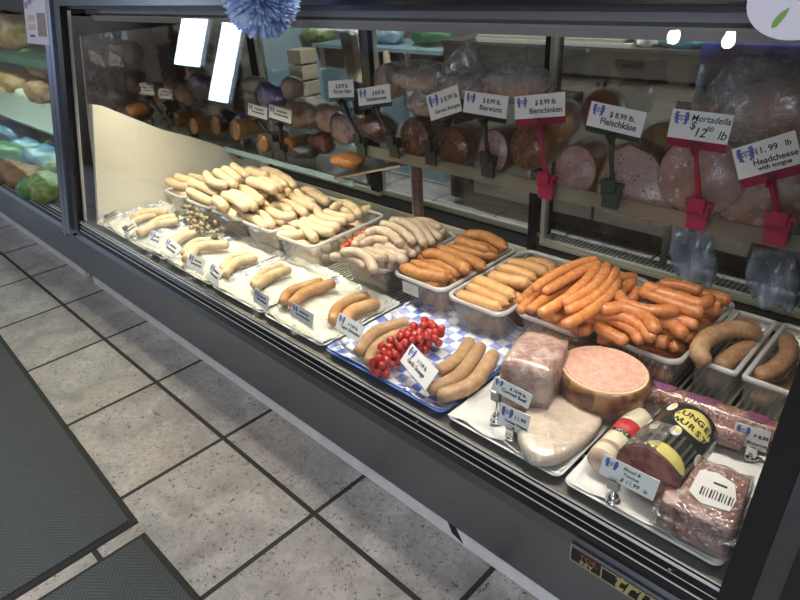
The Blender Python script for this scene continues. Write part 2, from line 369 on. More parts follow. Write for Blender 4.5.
def tag(o, label, cat, group=None, kind=None):
    o['label'] = label; o['category'] = cat
    if group: o['group'] = group
    if kind: o['kind'] = kind
    return o
def thing(name, label, cat, loc, group=None):
    o = bpy.data.objects.new(name, None); C.objects.link(o); o.location = Vector(loc)*T; o['_o'] = list(loc); o.empty_display_size = .05
    return tag(o, label, cat, group)
def struct(o): o['kind'] = 'structure'; return o

# ------------------------------------------------------------------ room shell
X0, X1, Y0, Y1, ZC = -13.5, 12.0, -6.6, 8.6, 6.5
b = MB(); b.box((X0, Y0, -.2), (X1, Y1, 0)); struct(b.build('floor', M['tiles']))
b = MB(); b.box((X0, Y0, ZC), (X1, Y1, ZC+.2)); struct(b.build('ceiling', M['ceiling']))
def wall_with_holes(name, y0, y1, holes, m):
    b = MB(); xs = X0
    for (a, c, z0, z1) in sorted(holes):
        b.box((xs, y0, 0), (a, y1, ZC)); b.box((a, y0, 0), (c, y1, z0)); b.box((a, y0, z1), (c, y1, ZC)); xs = c
    b.box((xs, y0, 0), (X1, y1, ZC)); struct(b.build(name, m))
wins = [(-11.45, -9.95, 3.65, 5.55), (-9.15, -8.15, 2.8, 4.9), (7.8, 11.4, 1.1, 5.3)]  # the widest opening is unseen, added for broad fill on floor and panel
wall_with_holes('wall_front', Y0-.2, Y0, wins, M['wall_dark'])
for i, (a, c, z0, z1) in enumerate(wins):
    b = MB(); t = .06
    b.box((a, Y0-.15, z0), (a+t, Y0+.02, z1)); b.box((c-t, Y0-.15, z0), (c, Y0+.02, z1)); b.box((a+t, Y0-.15, z0), (c-t, Y0+.02, z0+t)); b.box((a+t, Y0-.15, z1-t), (c-t, Y0+.02, z1))
    w_ = struct(b.build('window_%d' % (i+1), M['frame_white']))
    MB().box((a+t, Y0-.1, z0+t), (c-t, Y0-.08, z1-t)).build('pane', M['front_glass'], w_, origin=(0, 0, 0))
b = MB(); b.box((X0, Y1, 0), (X1, Y1+.2, ZC)); struct(b.build('wall_back', M['wall']))
b = MB(); b.box((X0-.2, Y0, 0), (X0, Y1, ZC)); struct(b.build('wall_left', M['wall_dark']))
b = MB(); b.box((X1, Y0, 0), (X1+.2, Y1, ZC)); struct(b.build('wall_right', M['wall']))

# floor mats
def floor_mat(corner, e1, e2, label):
    c = Vector(corner); e1 = Vector(e1); e2 = Vector(e2); u1, u2 = e1.normalized(), e2.normalized()
    t = thing('floor_mat', label, 'mat', c)
    q = lambda i, z: [c+u1*i+u2*i+Vector((0, 0, z)), c+e1-u1*i+u2*i+Vector((0, 0, z)), c+e1+e2-u1*i-u2*i+Vector((0, 0, z)), c+e2+u1*i-u2*i+Vector((0, 0, z))]
    b = MB(); b.loft([q(0, .001), q(.012, .014), q(.045, .016), q(.045, .004)], True, False); b.build('rubber_border', M['rubber'], t)
    b = MB(); b.loft([q(.04, .004), q(.04, .024), q(.05, .027)]); b.build('carpet_surface', M['carpet'], t)
floor_mat((4.27, -.735, 0), (-5.6, .22, 0), (-.01, -2.6, 0), 'large charcoal herringbone entrance mat with black rubber edge, left of the smaller one')
floor_mat((4.365, -.745, 0), (2.4, .02, 0), (-.03, -2.4, 0), 'charcoal mat at the bottom of the picture, just right of the larger mat')

# ------------------------------------------------------------------ display cases
DY, DZ = .415, .76           # glass foot
SL = .22                     # lean of the glass: dy per dz
def gy(z, off=0): return DY+off+(z-DZ)*SL
def slab(b, x0, x1, z0, z1, o0, o1):     # box that follows the leaning glass, from offset o0 to o1
    return b.prism([(gy(z0, o0), z0), (gy(z1, o0), z1), (gy(z1, o1), z1), (gy(z0, o1), z0)], x0, x1)
CX0, CX1 = .70, 7.14
case = thing('refrigerated_display_case', 'long grey and black refrigerated deli case with slanted front glass, full of sausages', 'display case', (3.9, 1.5, 0))
def lower_body(parent, x0, x1, xa=None):
    b = MB(); b.prism([(.37, .15), (.37, .55), (.40, .61), (.42, .62), (2.7, .62), (2.7, .15)], x0, x1); b.build('front_panel', M['panel_steel'], parent, bevel=.006)
    b = MB(); b.box((x0, .400, 0.006), (x1, .45, .17)); b.build('toe_kick', M['toe'], parent)
    b = MB(); b.box((x0+.02, .55, 0), (x1-.02, 2.6, .15)); b.build('base', M['black_matte'], parent)
def sill(parent, x0, x1):
    b = MB()
    b.prism([(.385, .60), (.375, .66), (.392, .715), (.405, .735), (.47, .735), (.47, .60)], x0, x1)
    b.build('black_bumper', M['black'], parent)
    for (y, z, r) in ((.3765, .672, .0038), (.3875, .705, .0022), (.402, .740, .0065), (.413, .754, .004)):
        b = MB(); b.tube([(x0, y, z), (x1, y, z)], r, 6); b.build('metal_trim', M['aluminium'], parent)
lower_body(case, .78, 7.6); sill(case, .90, 7.02)
# deck pan, wire rack
b = MB(); b.box((.98, .47, .60), (7.02, 2.68, .66)); b.build('deck_pan', M['cavity'], case)
b = MB(); b.box((1.0, .425, .66), (7.0, .60, .745)); b.build('front_ledge', M['ledge_metal'], case)
b = MB(); x = 1.24
while x < 6.98:
    b.box((x-.0055, .6, .745), (x+.0055, 2.44, .754)); x += .034
for y in (.7, 1.05, 1.4, 1.75, 2.1, 2.4): b.box((1.2, y-.007, .732), (6.99, y+.007, .745))
b.build('wire_rack', M['wire'], case)
# front glass
b = MB(); slab(b, .965, 7.0, .75, 2.56, 0, .014); b.build('front_glass', M['front_glass'], case)
# left post (shared look): blue grey strip and black strip
b = MB(); slab(b, .565, .60, .60, 2.72, -.045, .02); slab(b, .80, .965, .66, 2.72, -.035, .06); b.build('post_black_trim', M['black'], case)
b = MB(); slab(b, .60, .70, .56, 2.72, -.06, .05); slab(b, .71, .80, .60, 2.72, -.06, .05); b.build('post', M['post_metal'], case)
b = MB(); b.prism([(.372, .56), (.372, .15), (.9, .15), (.9, .56)], .562, .775); b.build('joint_panel', M['panel_steel'], case)
for xx in (.985, 1.03): 
    b = MB(); slab(b, xx, xx+.01, .76, 2.6, .02, .032); b.build('metal_trim', M['aluminium'], case)
# right post
b = MB(); slab(b, 7.0, 7.10, .62, 2.72, -.03, .06); slab(b, 7.0, 7.03, .75, 2.6, .06, .10); b.build('post_black_trim', M['black'], case)
b = MB(); slab(b, 7.10, 7.17, .56, 2.72, -.05, .05); b.build('post', M['post_dark'], case)
b = MB(); slab(b, 7.17, 7.24, .56, 2.72, -.055, .05); b.build('post_black_trim', M['black'], case)
b = MB(); slab(b, 7.24, 7.5, .56, 2.72, -.05, .3); b.build('side_panel', M['tray_white'], case)
b = MB(); b.prism([(.45, .66), (gy(2.4)+.02, 2.4), (2.5, 2.4), (2.5, .66)], 7.0, 7.03); b.build('end_wall', M['cavity'], case)
# left end wall: white liner with sloping top, mirror above
b = MB(); b.prism([(.47, .66), (gy(1.83)+.10, 1.83), (.84, 1.80), (1.34, 1.48), (1.66, 1.33), (1.95, 1.17), (2.02, 1.12), (2.14, .98), (2.45, .95), (2.45, .66)], 1.155, 1.20); b.build('white_end_liner', M['white_liner'], case)
b = MB(); b.prism([(.50, .66), (gy(2.4)+.06, 2.4), (2.5, 2.4), (2.5, .66)], 1.12, 1.154); b.build('mirror_end_wall', M['mirror'], case)
# header
b = MB(); b.prism([(.795, 2.64), (.815, 2.74), (1.9, 2.80), (2.7, 2.80), (2.7, 2.74), (1.1, 2.64)], .60, 7.5); b.build('header_top', M['header_dark'], case)
b = MB(); b.prism([(.84, 2.612), (.84, 2.65), (1.0, 2.65), (1.0, 2.597)], .97, 7.0); b.build('header_rail', M['header_blue'], case)
b = MB(); b.prism([(1.0, 2.555), (1.0, 2.64), (1.06, 2.64), (1.06, 2.555)], .97, 7.0); b.build('header_rail', M['header_grey'], case)
b = MB(); b.prism([(.96, 2.51), (.95, 2.555), (1.16, 2.60), (1.18, 2.53), (1.1, 2.50)], 1.2, 7.0); b.build('light_housing', M['header_mauve'], case)
b = MB(); b.box((1.0, 2.42, 2.42), (7.05, 2.7, 2.72)); b.build('rear_beam', M['header_grey'], case)
# rear sliding doors
def rear_door(x0, x1, y):
    zb, zt = .80, 2.42
    g = MB(); g.box((x0+.035, y+.02, zb+.045), (x1-.11, y+.034, zt-.04)); door = g.build('sliding_glass_door', M['door_glass'], case)
    MB().box((x0, y, zb), (x1, y+.05, zb+.045)).box((x0, y-.006, zb+.018), (x1, y, zb+.03)).build('bottom_rail', M['cream_rail'], door)
    MB().box((x0, y, zt-.04), (x1, y+.05, zt)).build('top_rail', M['cream_rail'], door)
    MB().box((x0, y, zb+.045), (x0+.035, y+.05, zt-.04)).build('door_stile', M['cream_rail'], door)
    MB().box((x1-.11, y-.01, zb+.045), (x1, y+.05, zt-.04)).build('door_stile', M['black'], door)
rear_door(1.2, 2.99, 2.56); rear_door(2.95, 4.86, 2.62); rear_door(4.86, 7.0, 2.50)
b = MB(); b.box((1.2, 2.44, .66), (7.0, 2.70, .79)); b.build('door_track', M['black_matte'], case)
b = MB(); b.box((1.2, 2.40, .745), (7.0, 2.44, .775)); b.build('metal_trim', M['cream_rail'], case)
# shelves
b = MB(); b.box((3.42, 1.966, 1.437), (6.98, 2.44, 1.46)); b.build('upper_shelf', M['shelf_glass'], case)
b = MB(); b.prism([(1.95, 1.435), (1.955, 1.52), (1.965, 1.52), (1.965, 1.435)], 3.42, 6.98); b.build('shelf_edge', M['shelf_metal'], case)
b = MB(); b.box((1.22, 1.985, 1.145), (3.30, 2.44, 1.165)); b.build('lower_shelf', M['shelf_glass'], case)
b = MB(); b.box((1.22, 1.97, 1.12), (3.30, 1.985, 1.17)); b.build('shelf_edge', M['bluegrey'], case)
for xx in (3.66, 1.3): 
    b = MB(); b.box((xx, 2.34, .76), (xx+.075, 2.39, 1.49 if xx > 2 else 1.14)); b.build('shelf_support', M['brown_photo'] if xx > 2 else M['aluminium'], case)
    b = MB(); b.box((xx-.008, 2.33, .76), (xx, 2.345, 1.49 if xx > 2 else 1.14)); b.build('shelf_support', M['aluminium'], case)
for xx in (4.84,):
    b = MB(); b.box((xx, 2.36, .76), (xx+.05, 2.41, 1.49)); b.build('shelf_support', M['black'], case)
# screws on the frame
for (u, v) in ((417, 421.5), (669, 571)):
    q = aty(u, v, .372); b = MB(); b.tube([(q.x, .368, q.z), (q.x, .38, q.z)], .007, 10); b.build('screw', M['chrome'], case)

b = MB(); b.poly([aty(441, 505, .398), aty(447, 508, .398), aty(463, 544, .398), aty(452, 533, .398)], (0, .012, 0)); b.build('bent_strip_gap', M['black_matte'], case)
# text helper: flat printed letters on a plane given by origin and axes (tiles)
FONT = None
def text(s, size, m, parent, mat, name='printed_text', align='LEFT', shear=0.0, bold=0.0, ext=.0003, maxw=None):
    cu = bpy.data.curves.new(name, 'FONT'); cu.body = s; cu.size = size*T; cu.align_x = align; cu.shear = shear; cu.offset = bold*T; cu.extrude = ext*T; cu.resolution_u = 3
    cu.materials.append(m); tmp = bpy.data.objects.new('tmp', cu); C.objects.link(tmp)
    bpy.context.view_layer.update()
    if maxw and tmp.dimensions.x > maxw*T: cu.size *= maxw*T/tmp.dimensions.x if tmp.dimensions.x < 2.2*maxw*T else .5
    me = bpy.data.meshes.new_from_object(tmp, depsgraph=bpy.context.evaluated_depsgraph_get()); bpy.data.objects.remove(tmp); o = bpy.data.objects.new(name, me); C.objects.link(o)
    if not me.materials: me.materials.append(m)
    o.parent = parent; po = Vector(parent['_o']); mm = mat.copy(); mm.translation = (mat.translation-po)*T; o.matrix_local = mm
    return o
def frame(org, ex, ey):
    ex = ex.normalized(); ez = ex.cross(ey).normalized(); ey = ez.cross(ex)
    return Matrix((ex, ey, ez)).transposed().to_4x4() if False else Matrix.Translation(org) @ Matrix(((ex.x, ey.x, ez.x), (ex.y, ey.y, ez.y), (ex.z, ey.z, ez.z))).to_4x4()
# emblem on the panel
fx = frame(Vector((6.43, .366, .575)), Vector((1, 0, 0)), Vector((0, 0, 1)))
em = MB(); em.box((0, -.02, -.004), (.62, 0, .004), fx); em.build('emblem_bar', M['post_metal'], case)
em = MB(); em.box((0, -.10, -.003), (.62, -.02, .002), fx); plate = em.build('emblem_plate', M['black'], case)
em = MB(); em.box((.0, -.105, .0), (.006, -.01, .005), fx); em.box((0, -.106, .0), (.62, -.100, .005), fx); em.box((.145, -.034, 0), (.62, -.029, .005), fx); em.box((.145, -.105, 0), (.15, -.03, .004), fx); em.build('emblem_outline', M['gold_letter'], plate)
text('TOR', .040, M['orange_letter'], plate, fx @ Matrix.Translation((.045, -.062, .003)), 'emblem_lettering', bold=.0016)
text('REY', .036, M['gold_letter'], plate, fx @ Matrix.Translation((.048, -.096, .003)), 'emblem_lettering', bold=.001)
text('tru', .135, M['gold_letter'], plate, fx @ Matrix.Translation((.20, -.098, .003)), 'emblem_lettering', bold=.002, shear=.25)
text('e', .135, M['gold_letter'], plate, fx @ Matrix.Translation((.42, -.098, .003)), 'emblem_lettering', bold=.002, shear=.25)
# round sticker on the header glass and price notice on the neighbour glass
def gl_pt(u, v, off=-.05):
    d = ray(u, v); n = Vector((0, 1, -SL)); p0 = Vector((0, DY+off, DZ)); return CAMPOS + d*(((p0-CAMPOS).dot(n))/d.dot(n))
cst = gl_pt(800, 0, -.06); exs = Vector((1, 0, 0)); eys = Vector((0, SL, 1)).normalized()
fm = frame(cst, exs, eys)
st = thing('round_sticker', 'round lilac sticker with a green leaf on the upper right of the glass', 'sticker', cst)
b = MB(); b.loft([[fm @ Vector((.135*math.cos(2*PI*j/32), .105*math.sin(2*PI*j/32), z)) for j in range(32)] for z in (0, .006)]); b.build('disc', M['lilac'], st)
b = MB(); b.poly([fm @ Vector(q) for q in ((-.052, -.075, .0065), (-.038, -.070, .0065), (-.022, -.040, .0065), (-.018, -.018, .0065), (-.040, -.036, .0065), (-.052, -.056, .0065))], fm.to_3x3() @ Vector((0, 0, .001))); b.build('leaf_print', M['sticker_green'], st)
b = MB(); b.poly([fm @ Vector(q) for q in ((-.02, .01, .0065), (.02, .012, .0065), (.03, .03, .0065), (0, .035, .0065))], fm.to_3x3() @ Vector((0, 0, .001))); b.build('flower_print', M['tan_ink'], st)

# ------------------------------------------------------------------ neighbouring case
nb = thing('refrigerated_display_case', 'second refrigerated case at the left edge, stocked with bread, bags and greens', 'display case', (-1.5, 1.5, 0))
lower_body(nb, -5.5, .56); sill(nb, -5.5, .56)
b = MB(); slab(b, -5.5, .565, .75, 2.56, 0, .014); b.build('front_glass', M['front_glass'], nb)
b = MB(); slab(b, .50, .565, .72, 2.72, -.03, .03); b.build('post_black_trim', M['black'], nb)
b = MB(); b.box((-5.5, .47, .63), (.56, 2.7, .72)); b.build('deck', M['cavity'], nb)
b = MB(); b.box((-5.5, 1.5, 1.30), (.50, 2.5, 1.33)); b.prism([(1.02, 1.20), (1.52, 1.33), (1.52, 1.30), (1.03, 1.165)], -5.5, .50); b.build('lower_shelf', M['shelf_green'], nb)
b = MB(); b.box((-5.5, 1.45, 1.86), (.50, 2.5, 1.90)); b.prism([(1.43, 1.84), (1.43, 1.94), (1.46, 1.94), (1.46, 1.84)], -5.5, .50); b.build('upper_shelf', M['green_dark'], nb)
b = MB(); b.box((-5.5, 2.5, .7), (.5, 2.6, 2.7)); b.build('back_wall', M['cavity'], nb)
b = MB(); b.prism([(.50, .72), (gy(2.55)+.05, 2.55), (2.5, 2.55), (2.5, .72)], .50, .545); b.build('end_wall', M['cavity'], nb)
b = MB(); b.prism([(.80, 2.60), (.815, 2.74), (2.7, 2.80), (2.7, 2.6)], -5.5, .56); b.build('header_top', M['header_dark'], nb)
text('TORREY', .05, M['post_dark'], nb, frame(Vector((.30, .366, .46)), Vector((1, 0, 0)), Vector((0, 0, 1))), 'emblem_lettering')
area_light('neighbour_case_tube_light', (-2.4, .98, 2.5), 5.0, 0.12, 17, (.80, 1.0, .86))
fm = frame(gl_pt(28, 43, -.06), Vector((1, 0, 0)), Vector((0, SL, 1)))
pn = thing('paper_notice', 'white price notice taped on the top of the left case glass', 'notice', gl_pt(28, 43, -.06))
MB().box((0, 0, 0), (.60, .62, .004), fm).build('sheet', M['lavender'], pn)
MB().box((.34, .07, .004), (.56, .27, .006), fm).build('printed_photo', M['brown_photo'], pn)
MB().box((.02, .52, .004), (.22, .62, .006), fm).build('printed_photo', M['brown_photo'], pn)
text('Soup Soup Prices $4.99', .105, M['violet_ink'], pn, fm @ Matrix.Translation((.02, .30, .005)) @ Matrix.Rotation(.28, 4, 'Z') @ Matrix.Diagonal((.48, 1, 1, 1)), bold=.002)
for yy in (.20, .12): MB().box((.08, yy, .004), (.27, yy+.05, .006), fm).build('printed_line', M['tan_ink'], pn)
MB().box((.11, .06, .004), (.24, .078, .006), fm).build('printed_line', M['ink'], pn)

# ------------------------------------------------------------------ generic lumps (bags, packs, leafy heads)
def lump(name, center, size, m, label, cat, group=None, seed=0, rough=.18, rotz=0., sub=3, power=1.0, parent=None, tilt=0.):
    rnd = random.Random(seed); bm = bmesh.new(); bmesh.ops.create_icosphere(bm, subdivisions=sub, radius=1)
    ph = [rnd.uniform(0, 6) for _ in range(6)]
    for v in bm.verts:
        q = v.co.copy(); n = q.normalized()
        for i in range(3): n[i] = math.copysign(abs(n[i])**power, n[i])
        f = 1+rough*(math.sin(3.1*q.x+ph[0])*math.sin(2.7*q.y+ph[1])+.6*math.sin(7*q.z+ph[2])*math.sin(6*q.x+ph[3])+.35*math.sin(13*q.y+ph[4])*math.sin(11*q.z+ph[5]))
        v.co = Vector((n.x*size[0]*f, n.y*size[1]*f, n.z*size[2]*f))*T
    bm.transform(Euler((tilt, 0, rotz)).to_matrix().to_4x4())
    me = bpy.data.meshes.new(name); bm.to_mesh(me); bm.free(); me.materials.append(m)
    me.polygons.foreach_set('use_smooth', [True]*len(me.polygons))
    o = bpy.data.objects.new(name, me); C.objects.link(o); c = Vector(center)
    if parent is not None: o.parent = parent; o.location = (c-Vector(parent['_o']))*T
    else: o.location = c*T; tag(o, label, cat, group)
    o['_o'] = list(c); return o
SPEC = __import__('random').Random(3)
# items in the neighbour case: deck greens and bags, shelf bags
def row(items): 
    for k, (u, v, y, sx, sy, sz, m, nm, lab, cat) in enumerate(items):
        c = atz(u, v, .74+sz*1.3) if y < 1.5 else aty(u, v, y); lump(nm, c, (sx*1.25, sy*1.35, sz*1.6), M[m], lab, cat, seed=k*7+u, rough=.16, power=.8)
row([
 (50, 188, .80, .24, .16, .09, 'lettuce', 'bagged_greens', 'bag of bright green leaves at the corner nearest the post in the left case', 'greens'),
 (22, 176, .82, .34, .14, .08, 'choc', 'bagged_bread', 'brown bagged bread on the front of the deck in the left case', 'bread'),
 (2, 155, .95, .40, .20, .10, 'green_pack', 'bagged_greens', 'dark green bag at the left edge of the picture behind the brown bread', 'greens'),
 (47, 160, 1.15, .34, .20, .10, 'blue_pack', 'food_pack', 'blue food pack behind the green leaves in the left case', 'food pack'),
 (12, 133, 1.35, .55, .22, .10, 'blue_pack', 'food_pack', 'blue and white pack under the shelf at the left edge of the picture', 'food pack'),
 (50, 138, 1.55, .42, .22, .11, 'cream_pack', 'food_pack', 'pale yellow pack just under the pale green shelf in the left case', 'food pack'),
 (22, 82, 1.75, .50, .18, .12, 'gold_bag', 'bread_bag', 'golden bread bag on the lower shelf of the left case beneath the notice', 'bread'),
 (47, 66, 1.95, .42, .18, .12, 'gold_bag', 'bread_bag', 'golden loaf on the shelf nearest the post in the left case', 'bread'),
 (0, 66, 1.9, .40, .18, .14, 'cream_pack', 'bread_bag', 'pale bag on the lower shelf at the very left edge of the picture', 'bread'),
 (43, 92, 1.62, .40, .14, .10, 'choc', 'bread_bag', 'dark brown loaf lying in front on the lower shelf of the left case', 'bread'),
 (12, 30, 2.1, .60, .2, .18, 'gold_bag', 'bread_bag', 'tall crumpled bag on the upper shelf of the left case', 'bread'),
] + [(u, v, y, sx, sy, sz, m, nm, lab, cat) for (u, v, y, sx, sy, sz, m, nm, lab, cat) in (
 (30, 150, .9, .26, .16, .10, 'blue_pack', 'food_pack', 'blue pack beside the dark green bag in the left case', 'food pack'),
 (60, 150, .9, .16, .14, .09, 'cream_pack', 'food_pack', 'small pale pack tucked against the post in the left case', 'food pack'),
 (58, 172, .8, .12, .12, .08, 'lettuce', 'bagged_greens', 'small green bag above the bright leaves against the post', 'greens'),
 (3, 172, .7, .24, .14, .08, 'choc', 'bagged_bread', 'brown bread at the left edge of the picture just inside the glass', 'bread'),
 (35, 188, .7, .18, .12, .07, 'green_pack', 'bagged_greens', 'dark green bag between the brown bread and the bright leaves', 'greens'),
 (30, 96, 1.6, .22, .12, .08, 'cream_pack', 'food_pack', 'pale pack lying on the lower shelf left of the dark brown loaf', 'food pack'),
 (8, 92, 1.6, .24, .12, .08, 'gold_bag', 'bread_bag', 'golden bag at the front left of the lower shelf in the left case', 'bread'),
 (30, 60, 2.0, .26, .14, .11, 'green_pack', 'food_pack', 'dark green pack behind the golden bread bag in the left case', 'food pack'))])
M['glint'] = None

# ------------------------------------------------------------------ trays and liners
DK = .756                     # top of the wire rack
def tray(x0, x1, y0, y1, m, label, liner=None, h=.035, rot=0., film=False, z=DK, wr=.012, name='serving_tray', group=None):
    cx, cy = (x0+x1)/2, (y0+y1)/2; t = thing(name, label, 'tray', (cx, cy, z), group); w_, d_ = (x1-x0)/2, (y1-y0)/2
    def rr(w, d, zz, r=.04, n=4):
        out = []
        for (sx, sy, a0) in ((1, 1, 0), (-1, 1, PI/2), (-1, -1, PI), (1, -1, 1.5*PI)):
            for i in range(n+1):
                a = a0+i*PI/2/n; out.append(Vector((cx+sx*(w-r)+r*math.cos(a), cy+sy*(d-r)+r*math.sin(a), zz)))
        return out
    b = MB(); b.loft([rr(w_-.035, d_-.035, z), rr(w_-.008, d_-.008, z+h-.006), rr(w_, d_, z+h-.004), rr(w_, d_, z+h), rr(w_-.012, d_-.012, z+h), rr(w_-.04, d_-.04, z+.008)])
    b.build('tray_body', m, t, smooth=False)
    if liner:
        rnd = random.Random(int(x0*100)); n1, n2 = 26, 32; ph = [rnd.uniform(0, 6) for _ in range(8)]; vs = []; lw, ld = w_-.012, d_-.012
        for i in range(n1):
            for j in range(n2):
                a = -1+2*i/(n1-1); c = -1+2*j/(n2-1); e = max(abs(a), abs(c)); lift = max(0, (e-.90)/.10)
                zz = z+.014+lift*(h-.006)+wr*(.5+.5*math.sin(7*a+ph[0]+2*math.sin(5*c+ph[1])))*(.5+.5*math.sin(6*c+ph[2]+3*a)) + wr*.35*math.sin(17*a+ph[3]+4*c)*math.sin(13*c+ph[4])
                vs.append((cx+a*lw+.006*math.sin(9*c+ph[5]), cy+c*ld+.006*math.sin(9*a+ph[6]), max(zz, z+.011)))
        fs = [(i*n2+j, (i+1)*n2+j, (i+1)*n2+j+1, i*n2+j+1) for i in range(n1-1) for j in range(n2-1)]
        b = MB(); b.add(vs, fs); o = b.build('paper_liner', liner, t, smooth=True)
        md = o.modifiers.new('s', 'SOLIDIFY'); md.thickness = .0004
        if film:
            b = MB(); b.add([Vector(q)+Vector((0, 0, .006+.006*rnd.random())) for q in vs], fs); b.build('cellophane', M['liner_film'], t, smooth=True)
    return t
tx = [1.22, 1.93, 2.64, 3.35, 4.02, 4.66]
lbs = ['white paper-lined tray at the far left end of the deck, against the white end wall', 'second white paper-lined tray from the left, in front of the dull grapes', 'third white paper-lined tray from the left',
       'white paper-lined tray holding the single grey-tan sausage pair', 'white paper-lined tray holding browned sausages, left of the blue tray']
for i in range(5): tray(tx[i]+.005, tx[i+1]-.005, .462, 1.16+.03*(i % 2), M['tray_white'], lbs[i], M['edge_checks'], film=True)
tray(4.68, 5.62, .455, 1.40, M['tray_blue'], 'blue tray lined with blue and white checked paper, holding red grapes', M['checks'], wr=.016)
tray(5.645, 6.295, .455, 1.20, M['tray_white'], 'white plastic tray holding corned beef and turkey breast', M['tray_white'], wr=.014)
tray(6.315, 6.975, .45, 1.36, M['tray_white'], 'white plastic tray at the right end holding wrapped cold cuts', M['tray_white'], wr=.012)

# ------------------------------------------------------------------ tubs
def tub(x0, x1, y0, y1, label, rim=1.0, m='tub_plastic', z=.757, r=.07, taper=.045, rot=0., dx=0., cat='tub', label_tag=False, thick=.006):
    cx, cy = (x0+x1)/2, (y0+y1)/2; t = thing('plastic_tub', label, cat, (cx, cy, z)); w_, d_ = (x1-x0)/2, (y1-y0)/2
    R_ = Matrix.Rotation(rot, 4, 'Z')
    def rr(s, zz, n=5):
        out = []; w, d = w_-s, d_-s; r_ = max(.01, r-s*.3)
        for (sx, sy, a0) in ((1, 1, 0), (-1, 1, PI/2), (-1, -1, PI), (1, -1, 1.5*PI)):
            for i in range(n+1):
                a = a0+i*PI/2/n; q = R_ @ Vector((sx*(w-r_)+r_*math.cos(a), sy*(d-r_)+r_*math.sin(a), 0)); out.append(Vector((cx+q.x, cy+q.y, zz)))
        return out
    b = MB(); b.loft([rr(taper+.02, z), rr(taper, z+.015), rr(.016, rim-.022), rr(.016+thick, rim-.022), rr(taper+thick, z+.02), rr(taper+.03, z+.006)], True, True)
    b.build('tub_body', M[m], t, smooth=True)
    b = MB(); b.loft([rr(.014, rim-.026), rr(0, rim-.024), rr(0, rim-.004), rr(.006, rim), rr(.016, rim), rr(.022, rim-.006), rr(.022, rim-.024), rr(.014, rim-.026)], False, False)
    b.build('tub_rim', M['rim_plastic'], t, smooth=True)
    if label_tag:
        b = MB(); b.box((x0+.10, y0+.010, .875), (x0+.24, y0+.016, .955)); b.build('blank_label', M['white_label'], t)
    return t
M['rim_plastic'] = glass('rim_plastic', (.95, .95, .95), f0=.07, rough=.12, haze=.7, hazecol=(.97, .97, .98))
tubs = {
 'W0': (1.50, 1.90, 1.06, 2.06, 'clear tub of pale sausages furthest left, beside the white end wall'),
 'W1': (1.92, 2.37, 1.06, 1.96, 'second clear tub from the left, buried under a heap of pale sausages'),
 'W1b': (2.38, 2.84, 1.06, 1.94, 'third clear tub from the left, heaped with pale sausages'),
 'W2': (2.85, 3.31, 1.07, 1.91, 'clear tub of pale sausages, fourth from the left, filled level with its rim'),
 'W3': (3.33, 3.80, 1.07, 1.89, 'clear tub of pale curved sausages with open rack on its right side'),
 'N': (4.08, 4.53, 1.12, 1.93, 'small clear tub under the overflowing greyish raw sausages'),
 'B': (4.56, 5.02, 1.16, 2.00, 'clear tub of brown smoked sausages with a blank white sticker on its front'),
 'C': (5.05, 5.48, 1.14, 2.02, 'clear tub of thick light orange sausages'),
 'D': (5.50, 5.95, 1.23, 2.08, 'clear tub under the long thin orange frankfurters'),
 'E': (5.965, 6.43, 1.30, 2.12, 'large clear tub heaped with deep orange sausages'),
 'F': (6.45, 6.665, 1.40, 2.03, 'narrow square clear box holding a ring of coarse brown sausage'),
 'G': (6.685, 6.93, 1.40, 2.04, 'narrow square clear box next to the right post, half hidden by it')}
TUB = {}
for k, (x0, x1, y0, y1, lab) in tubs.items():
    sq = k in 'FG'
    TUB[k] = tub(x0, x1, y0, y1, lab, rim=1.0, m='box_plastic' if sq else 'tub_plastic', r=.02 if sq else .075, taper=.02 if sq else .045, label_tag=(k == 'B'), rot={'W3': .04, 'W1b': .02}.get(k, 0))

# ------------------------------------------------------------------ sausages
def crom(P, n):
    P = [Vector(q) for q in P]
    if len(P) == 2: P = [P[0], (P[0]+P[1])/2, P[1]]
    Q = [P[0]*2-P[1]]+P+[P[-1]*2-P[-2]]; out = []; seg = len(P)-1
    for k in range(n+1):
        u = k/n*seg; i = min(int(u), seg-1); t = u-i; a, b_, c, d = Q[i:i+4]
        out.append(.5*((2*b_)+(c-a)*t+(2*a-5*b_+4*c-d)*t*t+(3*b_-a-3*c+d)*t**3))
    return out
def sausage(P, r, m, label, group, name='sausage', nip=False):
    pts = crom(P, 12); L = sum((pts[i+1]-pts[i]).length for i in range(12)); full = []
    d0 = (pts[0]-pts[1]).normalized(); d1 = (pts[-1]-pts[-2]).normalized()
    rs = [r*(1-.05*abs(2*i/12-1)**2)*(1+.03*math.sin(i*2.3+P[0][0]*9)) for i in range(13)]
    # rounded ends lie inside the given end points
    caps = [(0.0, .25), (.18, .62), (.5, .88)]
    a = [pts[0]-d0*r*.55*c for c, _ in caps]; z = [pts[-1]-d1*r*.55*c for c, _ in caps]
    seq = [pts[0]+d0*r*.0]+[]
    body = pts[1:-1]
    full = [pts[0]+d0*r*.22, pts[0]+d0*r*.08, pts[0]-d0*r*.2]+body+[pts[-1]-d1*r*.2, pts[-1]+d1*r*.08, pts[-1]+d1*r*.22]
    rad = [r*.22, r*.60, r*.86]+rs[1:-1]+[r*.86, r*.60, r*.22]
    if nip:
        full = [pts[0]+d0*r*.6, pts[0]+d0*r*.3]+full[1:-1]+[pts[-1]+d1*r*.3, pts[-1]+d1*r*.6]; rad = [r*.14, r*.16]+rad[1:-1]+[r*.16, r*.14]
    org = pts[6]; b = MB(); b.tube(full, rad, 12)
    o = b.build(name, m, None, origin=org, smooth=True)
    return tag(o, label, 'sausage', group)
